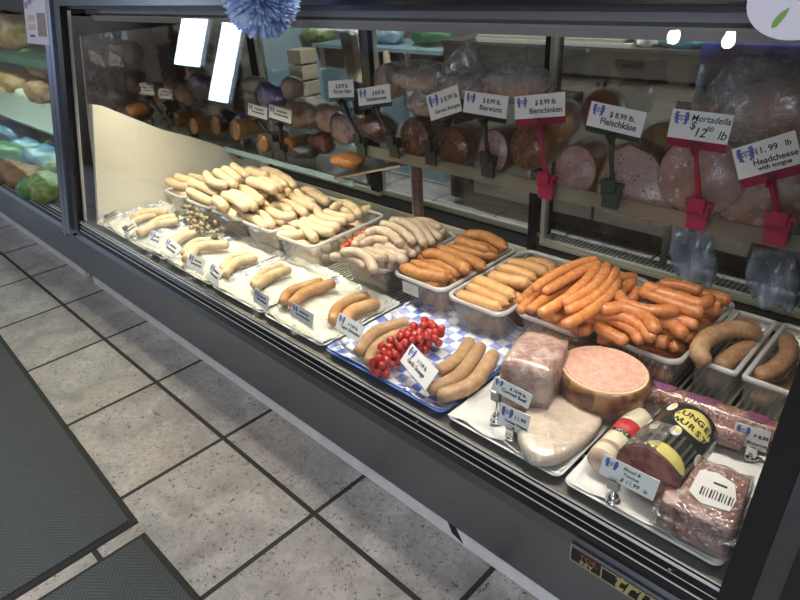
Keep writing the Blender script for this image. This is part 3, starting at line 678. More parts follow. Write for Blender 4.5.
ORD = ['frontmost', 'second from the front', 'third from the front', 'fourth from the front', 'fifth from the front', 'sixth from the front', 'seventh from the front', 'eighth from the front', 'ninth from the front', 'tenth from the front',
       'eleventh from the front', 'twelfth from the front', 'thirteenth from the front', 'fourteenth from the front', 'fifteenth from the front', 'sixteenth from the front', 'seventeenth from the front', 'eighteenth from the front', 'nineteenth from the front', 'twentieth from the front']
while len(ORD) < 40: ORD.append('%dth from the front' % (len(ORD)+1))
def heap(data, r, m, kindlabel, where, group, name, z0=0., nip=False):
    L = []
    for P, z in data:
        zz = z if isinstance(z, (list, tuple)) else [z]*len(P)
        L.append([atz(u, v, h+z0) for (u, v), h in zip(P, zz)])
    L.sort(key=lambda Q: sum(q.y for q in Q)/len(Q))
    for i, Q in enumerate(L):
        rr_ = r*random.Random(i*3+len(L)).uniform(.94, 1.06)
        sausage(Q, rr_, m, '%s, %s %s' % (kindlabel, ORD[i], where), group, name, nip)
PX = lambda s: [tuple(float(a) for a in p.split(',')) for p in s.split()]
H = {}
H['W0'] = [(PX('167.5,181 178,185.5 191,187.5'), 1.01), (PX('176.5,177 185.5,180 197,183'), 1.04), (PX('170,190 180,193 190,197'), .93), (PX('190,177 200,179.5 211,184'), 1.0)]
H['W1'] = [(PX('189,191 200.5,197 211,202.5'), 1.03), (PX('202,187 211,191 220,195'), 1.06), (PX('214,200 220,202.5 225,208'), 1.07), (PX('222,208 228,211.5 236,217'), 1.0),
 (PX('224,195 235,199.5 246,208'), 1.11), (PX('228,204 238,209.5 245,213.5'), 1.02), (PX('231,193.5 244,198 254,207'), 1.11), (PX('206.5,174 212,182 227,186'), 1.16),
 (PX('216,172 224.5,177 235,185'), 1.18), (PX('224,169.5 232,174 238,180'), 1.18), (PX('233,166 239.5,171 248,176'), 1.17), (PX('221,189 231,190 238,193'), 1.04), (PX('190,184 200,186 208,188'), 1.05),
 (PX('200,196 209,203 219,209'), .95), (PX('194,197 202,204 212,209'), .92)]
H['W1b'] = [(PX('239.5,188 251,193.5 261,202'), 1.11), (PX('247,188 257,192 265,197'), 1.07), (PX('247,171 256,174 268,176'), 1.15), (PX('248.5,181 262,184.5 275,190'), 1.18), (PX('259,180 271,184 281,188'), 1.14),
 (PX('269,176 275,179 286,186'), 1.12), (PX('256,199 266,200.5 274,202'), 1.0), (PX('268,193.5 275,195 282,197.5'), 1.05), (PX('241,208 247,213 252,218'), .96), (PX('277,175 287,180 294,187'), 1.08), (PX('262,170 272,172 281,175'), 1.05),
 (PX('244,202 252,206 259,212'), .98), (PX('272,188 281,190 290,194'), 1.06)]
H['W2'] = [(PX('244,217 257,220.5 265,228'), 1.05), (PX('255,213.5 265,217 272,226'), 1.06), (PX('261,212 272.5,217 284,223'), 1.03), (PX('264,204 270,211 283,217 296,216'), 1.07), (PX('272,206 284,207 291,212.5'), 1.06),
 (PX('281.5,202 295,206.5 306,214.5'), 1.06), (PX('290.5,196 302.5,203 316,208'), 1.08), (PX('296.5,192 303,198.5 314,203.5'), 1.1), (PX('310,193 319,197.5 328,202.5'), 1.05), (PX('300,190.5 312,192 324,199'), 1.03)]
H['W3'] = [(PX('278.5,234.5 290.5,236 305,233.5'), 1.02), (PX('291,226 301,225 308,231 315,239'), 1.05), (PX('303,220.5 313,227 322,231 334,232.5'), 1.06), (PX('311,218 320.5,224.5 331,227 340,227'), 1.06),
 (PX('317,209.5 320.5,216 331,220.5 346,221.5'), 1.08), (PX('326,212 334,215.5 346,218 355,218'), 1.08), (PX('332,209 343,203.5 353.5,208 359.5,214.5'), 1.1), (PX('340,211 350,212.5 358,211'), 1.05), (PX('361,212 371,208.5'), 1.04), (PX('282,230 290,231 296,236'), 1.02)]
H['N'] = [(PX('331,257 345.5,258 359,261.5 366.5,268'), 1.07), (PX('341,252.5 356,252.5 368,258.5 374,271'), 1.12), (PX('350,252 363.5,254 377,258.5 386,256'), 1.1), (PX('363.5,249.5 375.5,252.5 387.5,256 396,260'), 1.08), (PX('375.5,247 389,253 405.5,261'), 1.08),
 (PX('386,246 395,249.5 405.5,254.5'), 1.09), (PX('398,247 405.5,249.5 414,255'), 1.06), (PX('354.5,246 362,239 374,237'), 1.1), (PX('362,245 372.5,239.5 388,241'), 1.12), (PX('366.5,234 377,230.5 390.5,234 401,243.5'), 1.16), (PX('398,241 411.5,245 421,250'), 1.08),
 (PX('381,224 392,226.5 404,232.5 413,242'), 1.15), (PX('390.5,221 404,222.5 416,231 424,243.5'), 1.15), (PX('404,221.5 416,223 425,231 432,243'), 1.12), (PX('416,225.5 428,228.5 440,238'), 1.1), (PX('413,220.5 428,222 441,228.5'), 1.08), (PX('424,226 433,227.5 444,233'), 1.05),
 (PX('376,263.5 386,264'), 1.02), (PX('387.5,261 392,266'), 1.02), (PX('377,270 386,270'), .98), (PX('352,263 362,267 368,274'), .98), (PX('428,243 440,239 447,232'), .98)]
H['B'] = [(PX('402,267 422,274.5 446,277'), 1.06), (PX('420,281 435,285 445,278'), 1.0), (PX('411,263.5 430,268.5 450,277'), 1.04), (PX('420,257 438,263.5 459,274'), 1.05), (PX('424,253 443,256.5 461,266 467,270'), 1.1), (PX('435,249 455,254 474,262 483,267'), 1.08),
 (PX('450,247.5 470,252.5 496,256'), 1.06), (PX('457.5,240 470,244.5 488,250'), 1.1), (PX('465,235 485,236.5 505,247'), 1.1), (PX('462,270 470,271.5 480,273'), 1.0), (PX('452,274 455,281'), 1.0), (PX('470,240 484,243 500,251'), 1.05)]
H['C'] = [(PX('459,295 478,301.5 499,308.5'), 1.05), (PX('469,287 485,294 506,303'), 1.07), (PX('476,280 493,286.5 512,296'), 1.09), (PX('491,275.5 508,280.5 529,283'), 1.1), (PX('499,268.5 515,271.5 534,278.5'), 1.1), (PX('508,264 525,265.5 546,272.5'), 1.08),
 (PX('526,262.5 542,264 553,269.5'), 1.05), (PX('514,296 519,303'), 1.0), (PX('500,301 512,309'), .98), (PX('530,276 543,277 552,272'), 1.02), (PX('508,286 520,289 532,285'), 1.02)]
H['D'] = [(PX('534,288.5 555,274.5 580,263.5 597,260'), 1.2), (PX('545,292 565,280.5 585,269.5 598,265'), 1.2), (PX('530,310 550,296 575,280.5 590,270'), 1.15), (PX('540,313.5 562,301.5 581,286 594,271.5 598,263'), 1.2), (PX('564,304 587,292 602,277 607,265'), 1.22),
 (PX('567,311 590,300.5 607,285.5 616,270'), 1.2), (PX('564,325 587,314 607,297 618,281'), 1.18), (PX('552,319 575,310'), 1.12), (PX('520,311 530,302 542,294'), 1.1), (PX('575,332 578,324'), 1.03), (PX('584,333 587,322'), 1.05), (PX('602,305 620,292 633,280'), 1.12),
 (PX('545,307 560,298 575,290'), 1.08), (PX('612,283 622,278 636,276'), 1.08), (PX('520,302 533,290 548,281'), 1.05)]
H['E'] = [(PX('586,320 610,320 632,329.5 641,341'), 1.08), (PX('594,315 620,316 642,327 652,339'), 1.12), (PX('600,310 627,308.5 647,318.5 656,331'), 1.16), (PX('596,325 610,334 626,342'), 1.05), (PX('599,337 613,342'), 1.0), (PX('619,294 625,303.5 647,310.5 678,311'), 1.17),
 (PX('632,300 640,291 650,296 668,304'), 1.1), (PX('641,291 665,301 685,308 702,313.5'), 1.18), (PX('645,286 667,294 698,304 711,298'), 1.2), (PX('660,284 680,285.5 700,291.5'), 1.17), (PX('700,294 716,296.5 730,301'), 1.08), (PX('706,303 722,306'), 1.04), (PX('698,307 720,312.5'), 1.1),
 (PX('650,317 672,318.5 697,325'), 1.12), (PX('655,320.5 672,325 684,335'), 1.1), (PX('660,328 667,333'), 1.04), (PX('656,341 667,343'), 1.02), (PX('684,331 692,338'), 1.04), (PX('671,345 679,346.5'), 1.01), (PX('700,323 708,328'), 1.02), (PX('616,303 626,309 640,314'), 1.06),
 (PX('610,297 620,291 632,287'), 1.1), (PX('655,292 670,296 690,300'), 1.2), (PX('668,333 674,338'), 1.03), (PX('690,318 700,330'), 1.02)]
heap(H['W0'], .047, M['pale'], 'pale sausage', 'in the tub beside the white end wall', 'pale sausages in the leftmost tub', 'pale_sausage')
heap(H['W1'], .046, M['pale'], 'pale sausage', 'on the left half of the tall pale heap', 'pale sausages on the heaped left tubs', 'pale_sausage')
heap(H['W1b'], .046, M['pale'], 'pale sausage', 'on the right half of the tall pale heap', 'pale sausages on the heaped left tubs', 'pale_sausage')
heap(H['W2'], .043, M['pale'], 'pale sausage', 'in the fourth tub from the left', 'pale sausages in the fourth tub', 'pale_sausage', z0=-.055)
heap(H['W3'], .042, M['pale'], 'pale curved sausage', 'in the tub beside the open rack', 'pale sausages in the fifth tub', 'pale_sausage', z0=-.055)
heap(H['N'], .034, M['grey'], 'thin greyish raw sausage', 'in the overflowing grey heap', 'greyish sausages', 'raw_sausage')
heap(H['B'], .041, M['brown'], 'brown smoked sausage', 'in the tub with the blank sticker', 'brown smoked sausages', 'smoked_sausage', z0=-.03, nip=True)
heap(H['C'], .043, M['orange_light'], 'light orange sausage', 'in the tub of thick light orange ones', 'light orange sausages', 'sausage', z0=-.05, nip=True)
heap(H['D'], .0315, M['orange_long'], 'long thin orange frankfurter', 'on the crossing pile', 'long orange frankfurters', 'frankfurter')
heap(H['E'], .0365, M['orange_deep'], 'deep orange sausage', 'on the large heap at the right', 'deep orange sausages', 'sausage')
# sausages pressed against the tub walls: one mesh, copies laid in rows below the heap
def fill(k, m, r, name, label, group, every=True):
    x0, x1, y0, y1, _ = tubs[k]; cx = (x0+x1)/2; half = (x1-x0)/2-.055-r*.3; first = None; rnd = random.Random(k)
    for lay, z in enumerate((.812, .812+r*1.85)):
        y = y0+.085+r; n = 0
        while y < y1-.09:
            if every or (lay == 1) or n < 2:
                if first is None:
                    pts = [(cx-half+.01, y-.01, z), (cx, y+.012, z+.004), (cx+half-.01, y-.008, z)]
                    first = sausage(pts, r*.97, m, label, group, name); o = first; org = Vector((cx, y, z))
                    basis = first.location.copy()
                else:
                    o = first.copy(); C.objects.link(o); o.location = basis+(Vector((cx+rnd.uniform(-.006, .006), y, z))-org)*T; o.rotation_euler = (rnd.uniform(0, 3), 0, rnd.uniform(-.06, .06))
                    o['label'] = label
            y += r*2.02; n += 1
for k, m, r, nm, where in (('W1', 'pale', .045, 'pale_sausage', 'second tub from the left'), ('W1b', 'pale', .045, 'pale_sausage', 'third tub from the left'), ('W2', 'pale', .044, 'pale_sausage', 'fourth tub from the left'),
        ('N', 'grey', .04, 'raw_sausage', 'tub of greyish sausages'), ('B', 'brown', .044, 'smoked_sausage', 'tub of brown smoked sausages'), ('C', 'orange_light', .046, 'sausage', 'tub of light orange sausages'),
        ('D', 'orange_long', .038, 'frankfurter', 'tub of long frankfurters')):
    fill(k, M[m], r, nm, 'sausage seen through the wall near the bottom of the '+where, 'sausages low in the '+where, every=False)
fill('W3', M['pale'], .044, 'pale_sausage', 'pale sausage seen through the long side of the tub beside the open rack', 'sausages low in the fifth tub')
fill('E', M['orange_deep'], .042, 'sausage', 'deep orange sausage seen through the wall of the large right tub', 'sausages low in the large right tub')
# ring sausages
g = 'coarse brown sausages'
sausage([atz(*q) for q in ((706, 364, 1.0), (699, 352, 1.04), (706, 339, 1.06), (724, 331, 1.06), (742, 329.5, 1.06), (758, 334, 1.03))], .048, M['ring'], 'coarse brown sausage bent into a hoop in the narrow square box', g, 'ring_sausage')
sausage([atz(*q) for q in ((720, 367, .96), (735, 355, .97), (752, 346, .97))], .048, M['ring'], 'short coarse brown sausage lying inside the hoop of the larger one', g, 'ring_sausage')
sausage([atz(*q) for q in ((722, 336, .93), (740, 326, .93), (756, 324, .93))], .045, M['ring'], 'coarse brown sausage behind the hoop at the back of the narrow box', g, 'ring_sausage')
sausage([atz(*q) for q in ((757, 377, .95), (775, 369, .97), (789, 354, .98), (786, 338, .98))], .045, M['ring'], 'curved coarse brown sausage in the box next to the right post', g, 'ring_sausage')
sausage([(6.52, 1.50, .83), (6.56, 1.62, .83), (6.60, 1.78, .83)], .045, M['ring'], 'coarse brown sausage at the bottom of the narrow square box', g, 'ring_sausage')
sausage([(6.75, 1.50, .83), (6.80, 1.62, .83), (6.86, 1.78, .83)], .045, M['ring'], 'coarse brown sausage at the bottom of the box by the right post', g, 'ring_sausage')
# sausages displayed on the trays
TR = [
 ('132.5,219 146,213 167,213', .845, .052, 'pale_flat', 'thick pale cooked sausage, furthest left on the white trays'),
 ('131,223.5 143,218 156,216', .83, .036, 'pale_flat', 'thinner pale sausage tucked in front of the leftmost one'),
 ('138.5,234 155,225.5 178,221', .845, .046, 'pale_flat', 'pale sausage beside the dull grapes, nearer the front glass'),
 ('145,230 160,220 178,217', .845, .044, 'pale_flat', 'pale sausage beside the dull grapes, further from the front glass'),
 ('170,246 184,236.5 201,233', .845, .046, 'pale_flat', 'pale sausage behind the fourth card from the left'),
 ('178,240 188,232 200,230.5', .84, .040, 'pale_flat', 'pale sausage just in front of the dull grape bunch'),
 ('185.5,260 199,247 228,244.5', .85, .048, 'pale_flat', 'pale sausage of the third pair from the left, nearer the glass'),
 ('183.5,254 196,242.5 220,240', .845, .042, 'pale_flat', 'pale sausage of the third pair from the left, rear one'),
 ('224,275 236,262.5 257,258', .845, .046, 'pale_flat', 'pale sausage of the fourth pair from the left, nearer the glass'),
 ('222,270 232,258 250,254', .84, .040, 'pale_flat', 'pale sausage of the fourth pair from the left, rear one'),
 ('255,288 270,276.5 290,269', .845, .044, 'tan_pale', 'light tan sausage of a pair, nearer the glass, left of the browned ones'),
 ('252.5,285 265,272.5 283,265.5', .845, .038, 'tan_pale', 'light tan sausage of a pair, rear one, left of the browned ones'),
 ('291.5,305 305,293 334,283', .85, .046, 'browned', 'browned sausage of the left browned pair, nearer the glass'),
 ('282.5,303 291,291 322,281', .85, .040, 'browned', 'browned sausage of the left browned pair, rear one'),
 ('332.5,321 338,308 356,299 369,297.5', .85, .046, 'browned', 'browned sausage behind the card left of the blue tray, rear one'),
 ('344,322 353,311 378,303', .85, .050, 'orange_wrap', 'orange-tan wrapped sausage left of the blue tray'),
 ('358,353 375,333 407,322.5', .86, .047, 'tan', 'tan speckled sausage left of the red grapes, rear one'),
 ('368.5,363 377,348 392,338 409,332', .86, .048, 'tan', 'tan speckled sausage left of the red grapes, nearer the glass'),
 ('439,372 459,358 470,341', .86, .046, 'tan', 'tan sausage right of the red grapes, rear one of three'),
 ('430,391 460,375 481,346', .86, .048, 'tan', 'tan sausage right of the red grapes, middle one of three'),
 ('439,397 472,384 494,354', .86, .050, 'tan', 'tan sausage right of the red grapes, nearest of three to the glass'),
]
M['tan_pale'] = sausage_mat('light_tan_sausage', (.46, .33, .19), (.58, .45, .28))
M['orange_wrap'] = sausage_mat('orange_tan_sausage', (.56, .30, .13), (.66, .40, .20))
for s, z, r, m, lab in TR:
    o = sausage([atz(u, v, z-.012) for u, v in PX(s)], r*.88, M[m], lab, 'sausages laid out on the front trays', 'sausage')

# ------------------------------------------------------------------ grapes
def bunch(spine, n, r, m, label, leaf=False, spread=.07):
    P = crom([atz(*q) for q in spine], 20); rnd = random.Random(5); c = P[10]; t = thing('grape_bunch', label, 'grapes', (c.x, c.y, .79))
    bm = bmesh.new(); bmesh.ops.create_uvsphere(bm, u_segments=14, v_segments=10, radius=r*T); me = bpy.data.meshes.new('grape'); bm.to_mesh(me); bm.free(); me.materials.append(m)
    me.polygons.foreach_set('use_smooth', [True]*len(me.polygons)); placed = []
    tries = 0
    while len(placed) < n and tries < 6000:
        tries += 1; f = rnd.random(); q = P[int(f*20)]; wdt = spread*(.5+.75*f)
        p_ = q+Vector((rnd.uniform(-wdt, wdt), rnd.uniform(-wdt, wdt), rnd.uniform(-.03, .055)))
        if p_.z < .79+r*.7 or any((p_-s).length < r*1.42 for s in placed): continue
        placed.append(p_)
    for p_ in placed:
        o = bpy.data.objects.new('grape', me); C.objects.link(o); o.parent = t; o.location = (p_-Vector(t['_o']))*T; o.scale = (rnd.uniform(.9, 1.08),)*3
    b = MB(); b.tube([q+Vector((0, 0, .02)) for q in P], .006, 6); b.build('stem', M['leaf'], t)
    if leaf:
        for k, (u, v) in enumerate(leaf):
            q = atz(u, v, .87); pts = [q+Vector((.08*math.cos(a)*(1+.35*math.cos(3*a)), .055*math.sin(a)*(1+.3*math.cos(3*a)), .012*math.sin(2*a))) for a in [2*PI*i/18 for i in range(18)]]
            b = MB(); b.poly(pts, (0, 0, .004)); b.build('leaf', M['leaf'], t)
bunch([(378, 370, .85), (390, 356, .86), (402, 346, .88), (414, 340, .88), (428, 336, .87)], 78, .0265, M['grape'], 'bunch of bright red grapes on the blue checked tray', spread=.062)
bunch([(190, 212, .90), (196, 218, .89), (202, 226, .87), (209, 233, .84)], 48, .0225, M['grape_pale'], 'bunch of small dull grapes with dark leaves between pale sausages', leaf=[(183, 213), (190, 208), (211, 235)], spread=.085)
# red tomatoes showing between two tubs
tg = 'small tomatoes between two tubs'
for i, (u, v) in enumerate(((351, 241.5), (355.5, 239), (360, 236), (347, 245), (364, 233), (368, 230), (343.5, 248), (357, 243))):
    q = atz(u, v, .965 if i != 7 else .93); b = MB(); b.lathe([(.003, -.026), (.018, -.02), (.027, -.004), (.026, .008), (.016, .021), (.004, .023)], q, 14)
    tag(b.build('cherry_tomato', M['tomato'] if 'tomato' in M else M.setdefault('tomato', plain('tomato', (.55, .06, .02), .2, coat=.3)), None, origin=q, smooth=True), 'small red tomato squeezed between the pale tub and the greyish sausages', 'tomato', tg)

# ------------------------------------------------------------------ price cards
_crest = None
def crest(parent, mat, s):
    # two rampant beasts holding a shield
    b = MB()
    beast = [(.10, .0), (.16, .05), (.10, .12), (.14, .22), (.06, .30), (.10, .42), (.02, .40), (.0, .5), (.05, .62), (-.02, .7), (.06, .8), (.08, .95), (.2, 1.0), (.3, .93), (.36, .97), (.38, .85), (.30, .78), (.34, .68), (.44, .72), (.46, .62), (.34, .55), (.36, .45), (.46, .42), (.44, .34), (.34, .32), (.36, .18), (.44, .10), (.40, 0.0), (.28, .02), (.26, .14), (.2, .04)]
    for sgn in (1, -1):
        pts = [mat @ Vector(((sgn*(-x-.06)+.62)*s, y*s, .0012)) for x, y in [(p[0]-.0-.0, p[1]) for p in [(.54-a, c) for a, c in beast]]]
        b.poly(pts if sgn > 0 else pts[::-1], mat.to_3x3() @ Vector((0, 0, .0008)))
    b.build('printed_crest', M['crest'], parent)
    b = MB(); pts = [mat @ Vector(((.62+x)*s, y*s, .0022)) for x, y in ((-.14, .75), (.14, .75), (.14, .4), (.0, .2), (-.14, .4))]; b.poly(pts, mat.to_3x3() @ Vector((0, 0, .0006))); b.build('printed_shield', M['crest_light'], parent)
def card(BL, BR, TL, label, lines, group=None, crest_s=.36, name='price_card', stand=None, cl=None, pocket=True, strip=None, hand=False):
    w_ = (BR-BL).length; ex = (BR-BL).normalized(); ey = TL-BL; h_ = (ey-ex*ey.dot(ex)).length; fm_ = frame(BL, ex, ey)
    t = thing(name, label, 'price card', BL+(BR-BL)*.5, group)
    cd = MB().box((0, 0, -.002), (w_, h_, .0008), fm_).build('card', M['card'], t)
    if crest_s: crest(cd, fm_ @ Matrix.Translation((w_*.05, h_*(.94-crest_s*1.25), 0)), h_*crest_s*1.25)
    for ln in lines:
        if ln is None: continue
        if isinstance(ln[0], str):
            s, x, y, sz = ln[:4]; text(s, sz*h_*1.5, M['ink'], cd, fm_ @ Matrix.Translation((x*w_, y*h_, .0012)), shear=.2 if hand else 0, bold=.0009 if not hand else .0005, maxw=(.97-x)*w_)
        else:
            x0, y0, x1, y1 = ln; b = MB(); x = x0; rnd = random.Random(int(BL.x*999))
            while x < x1:                 # unreadable small print: short strokes
                dx = rnd.uniform(.025, .05); b.box((x*w_, y0*h_, .0009), (min(x+dx, x1)*w_, (y1-rnd.uniform(0, .03))*h_, .0016), fm_); x += dx+.012
            b.build('small_print', M['ink'], cd)
    if strip is not None:
        MB().box((0, -.30*h_ if strip is M['pink'] else -.22*h_, -.008), (w_, .02*h_, -.0025), fm_).build('clip_bar', strip, t)
    return t, fm_, w_, h_
def deck_card(BL, BR, TL, label, lines, z0=.865, z1=.955, base=None):
    A, B_, C_ = atz(*BL, z0), atz(*BR, z0), atz(*TL, z1); TLv = C_
    t, fm_, w_, h_ = card(A, B_, C_, label, lines, 'price cards along the front of the trays')
    # clear acrylic holder: sleeve and foot
    MB().box((-.008, -.012, -.010), (w_+.008, h_*.25, -.003), fm_).build('clear_sleeve', M['acrylic'], t)
    foot = A+(B_-A)*.5-(TLv-A)*.25; b = MB(); b.loft([[Vector((foot.x+r_*math.cos(2*PI*j/14), foot.y-.03+r_*.8*math.sin(2*PI*j/14), z)) for j in range(14)] for r_, z in ((.034, .79), (.036, .80), (.016, .812), (.014, .85))]); b.build('clear_foot', M['acrylic'], t)
UN = [(.36, .62, .80, .76), (.22, .34, .86, .48)]
deck_card((104, 224), (117, 216.5), (99, 217.5), 'small card leaning at the corner by the white end wall, furthest left', UN)
deck_card((126.5, 237), (138.5, 229), (119.5, 228.5), 'second small card from the left, in front of the leftmost pale sausages', UN)
deck_card((146, 243), (158, 248), (153, 230.5), 'third small card from the left, lying nearly flat', UN)
deck_card((161, 250), (174, 260), (171.5, 239.5), 'fourth small card from the left, standing before a pale sausage', UN)
deck_card((186, 266), (202, 274), (200, 257.5), 'fifth small card from the left, below the third pale pair', UN)
deck_card((205.5, 276), (216, 286), (216, 265), 'sixth small card from the left, beside the fourth pale pair', UN)
deck_card((253.5, 301), (267.5, 311), (263, 293), 'small card in front of the light tan pair', UN)
deck_card((291, 316), (312, 328.5), (304.5, 309), 'creamy card under cellophane in front of the left browned pair', UN)
deck_card((335, 328), (360, 343), (351, 319), 'white card with blue crest left of the blue tray, reading Cajun Schweins', [('$ 7.99 lb.', .42, .55, .17), ('Cajun Schweins', .18, .26, .19)])
deck_card((400, 361), (425.5, 390), (416.5, 348), 'white card beside the red grapes reading Garlic Sausage', [('$ 7.99 lb.', .40, .55, .16), ('Garlic Sausage', .16, .26, .18)])
def up_card(base, uBL, uBR, uTL, label, lines, hand=False, h=0.0):
    q = atz(*base, .79); y = q.y-.005-h; q.y -= h; A, B_, C_ = aty(*uBL, y), aty(*uBR, y+.02), aty(*uTL, y+.015)
    t, fm_, w_, h_ = card(A, B_, C_, label, lines, 'upright cards in metal clips', hand=hand)
    zc = min(A.z, B_.z)
    b = MB(); b.lathe([(.001, .785), (.032, .785), (.034, .795), (.030, .803), (.024, .806), (.026, .818), (.018, .832), (.006, .84), (.004, zc-.01), (.004, zc+.01), (.0005, zc+.012)], (q.x, q.y+.012, 0), 16); b.build('round_stand', M['chrome'], t, smooth=True)
    b = MB(); b.box((q.x-.022, q.y-.010, zc-.03), (q.x+.022, q.y+.016, zc+.028)); b.tube([(q.x-.014, q.y-.014, zc+.028), (q.x+.014, q.y-.014, zc+.028)], .007, 8); b.build('bulldog_clip', M['chrome'], t)
up_card((507, 412), (491, 389), (528, 409), (491, 373.5), 'white card standing in front of the corned beef', [('$ 10.99 lb.', .45, .60, .18), ('Corned Beef', .26, .28, .22)], h=.10)
up_card((510, 439), (497, 423), (526, 437), (495, 400), 'white card standing in front of the turkey breast', [('11.99', .5, .56, .16), ('Turkey Breast', .22, .28, .17)])
up_card((619, 493), (598.5, 473), (653, 501), (601, 452), 'handwritten card on a round metal foot reading Blood and Tongue', [('Blood &', .38, .72, .14), ('Tongue', .40, .46, .14), ('$ 11.99', .38, .16, .17), ('lb', .80, .14, .15)], hand=True, h=.07)
up_card((750, 458), (731, 442), (766, 453), (733, 421), 'card on a round metal foot beside the right post', [('$ 8.99', .56, .55, .2), ('Blutwurst', .42, .2, .24)])

def clip(t, fm_, w_, h_, foot, m, y=1.93):
    # bar below the card, neck, grooved arm and clamp biting the shelf edge
    top = fm_ @ Vector((w_*.5, -.1*h_, -.006)); f = aty(*foot, y); f.z += .02
    b = MB(); b.tube([top, (top+f)/2+Vector((0, -.01, 0)), f], [.024, .019, .024], 8, sq=.6); b.tube([top+Vector((.012, -.012, -.03)), f+Vector((.012, -.02, .03))], .006, 6); b.build('clip_arm', m, t)
    b = MB(); b.tube([top+Vector((0, 0, .0)), top+Vector((0, -.002, -.06))], [.075, .016], 8, sq=.35); b.build('clip_neck', m, t)
    b = MB(); b.box((f.x-.058, y-.035, f.z-.035), (f.x+.058, y+.018, f.z+.035)); b.box((f.x-.052, y-.022, f.z-.115), (f.x+.052, y-.004, f.z-.03)); b.box((f.x-.04, y-.06, f.z-.005), (f.x+.04, y-.033, f.z+.07)); b.tube([(f.x-.072, y-.012, f.z+.03), (f.x+.072, y-.012, f.z+.03)], .019, 10)
    b.build('clamp', m, t, bevel=.004)
def shelf_card(BL, BR, TL, foot, m, label, lines, y=1.88, yf=1.93, cs=.30, dy=0., hand=False, strip=True):
    cs = cs*1.2
    A, B_, C_ = aty(*BL, y), aty(*BR, y+dy), aty(*TL, y+.02)
    t, fm_, w_, h_ = card(A, B_, C_, label, lines, 'price cards clipped to the shelf edge', cs, strip=m if strip else None, hand=hand)
    clip(t, fm_, w_, h_, foot, m, yf)
PK, BK, GK = M['pink'], M['black_clip'], M['green_clip']
shelf_card((248, 114.5), (267, 120), (241, 101), (276, 142), BK, 'left one of two slanted white cards before the purple wrapper', UN, y=1.9, yf=1.97)
shelf_card((269, 117), (291, 124), (262, 102), (283, 150), BK, 'right one of two slanted white cards before the purple wrapper', UN, y=1.88, yf=1.97)
shelf_card((329, 98), (354, 97), (329, 81), (362, 144), GK, 'card half hidden behind the one reading Schinkenwurst', [('$ 8.99 lb.', .30, .55, .22), ('Farmer Ham', .2, .25, .22)], y=1.93, yf=1.95, cs=0)
shelf_card((359, 106), (391, 102), (353, 89.5), (395, 145), BK, 'tilted card reading Schinkenwurst, with a black arm', [('$ 8.95 lb.', .46, .52, .20), ('Schinkenwurst', .26, .20, .20)], y=1.88, cs=.34)
shelf_card((431, 121), (462, 111), (422, 97.5), (432, 152), BK, 'tilted card reading German Bologna', [('$ 8.99 lb.', .42, .56, .20), ('German Bologna', .18, .20, .20)], y=1.88)
shelf_card((463, 112), (506, 119), (461, 90), (489, 163), BK, 'upright card reading Bierwurst with a black clip', [('$ 8.99 lb.', .44, .58, .19), ('Bierwurst', .38, .24, .22)], y=1.86)
shelf_card((515, 119.5), (565, 116), (512, 97), (547, 184), PK, 'upright card reading Bierschinken with a pink clip', [('$ 8.99 lb.', .42, .56, .20), ('Bierschinken', .30, .20, .22)], y=1.84)
shelf_card((586, 125), (640, 138), (588, 100), (612, 192), GK, 'upright card reading Fleischkäse with a dark clip', [('$ 8.99 lb.', .38, .54, .20), ('Fleischkäse', .24, .20, .24)], y=1.82)
shelf_card((667, 136.5), (727, 145), (670, 108), (699, 212), PK, 'handwritten card reading Mortadella with a pink clip', [('Mortadella', .34, .66, .22), ('$', .34, .38, .26), ('12', .42, .14, .30), ('80', .62, .36, .16), ('lb', .82, .14, .28)], y=1.80, yf=1.92, hand=True)
shelf_card((739, 180), (803, 163), (738, 147.5), (779, 226), PK, 'tilted card reading Headcheese with a pink clip, furthest right', [('11. 99', .34, .62, .18), ('lb', .82, .64, .16), ('Headcheese', .28, .30, .23), ('with tongue', .34, .12, .13)], y=1.78, yf=1.92)

# ------------------------------------------------------------------ cold cuts on the right trays
def wrapshell(o_parent, pts_obj, scale=1.04, m='wrap', name='plastic_wrap'):
    me = pts_obj.data.copy(); me.materials.clear(); me.materials.append(M[m]); o = bpy.data.objects.new(name, me); C.objects.link(o)
    o.parent = o_parent; o.location = pts_obj.location; o.rotation_euler = pts_obj.rotation_euler; o.scale = (scale,)*3
    rnd = random.Random(2)
    for v in me.vertices: v.co *= 1+rnd.uniform(-.012, .02)
    return o
def rounded(name, c, size, m, parent, rot=(0, 0, 0), seed=1, bulge=.25, amp=.02, cuts=5):
    bm = bmesh.new(); bmesh.ops.create_cube(bm, size=2); bmesh.ops.subdivide_edges(bm, edges=bm.edges, cuts=cuts, use_grid_fill=True)
    rnd = random.Random(seed); ph = [rnd.uniform(0, 6) for _ in range(4)]
    for v in bm.verts:
        q = v.co.copy(); s = q.normalized()*1.25; q = q*(1-bulge)+s*bulge
        q *= 1+amp*(math.sin(4*q.x+ph[0])*math.sin(5*q.y+ph[1])+math.sin(9*q.z+ph[2])*math.sin(8*q.x+ph[3]))
        v.co = Vector((q.x*size[0], q.y*size[1], q.z*size[2]))*T
    bm.transform(Euler(rot).to_matrix().to_4x4()); me = bpy.data.meshes.new(name); bm.to_mesh(me); bm.free(); me.materials.append(m)
    me.polygons.foreach_set('use_smooth', [True]*len(me.polygons)); o = bpy.data.objects.new(name, me); C.objects.link(o)
    if parent is not None: o.parent = parent; o.location = (Vector(c)-Vector(parent['_o']))*T
    else: o.location = Vector(c)*T
    o['_o'] = list(c); return o
c = atz(535, 375, .93); c.z = .93
cb = thing('corned_beef', 'block of corned beef in crinkled plastic wrap behind its white card', 'meat', (c.x, c.y, .79))
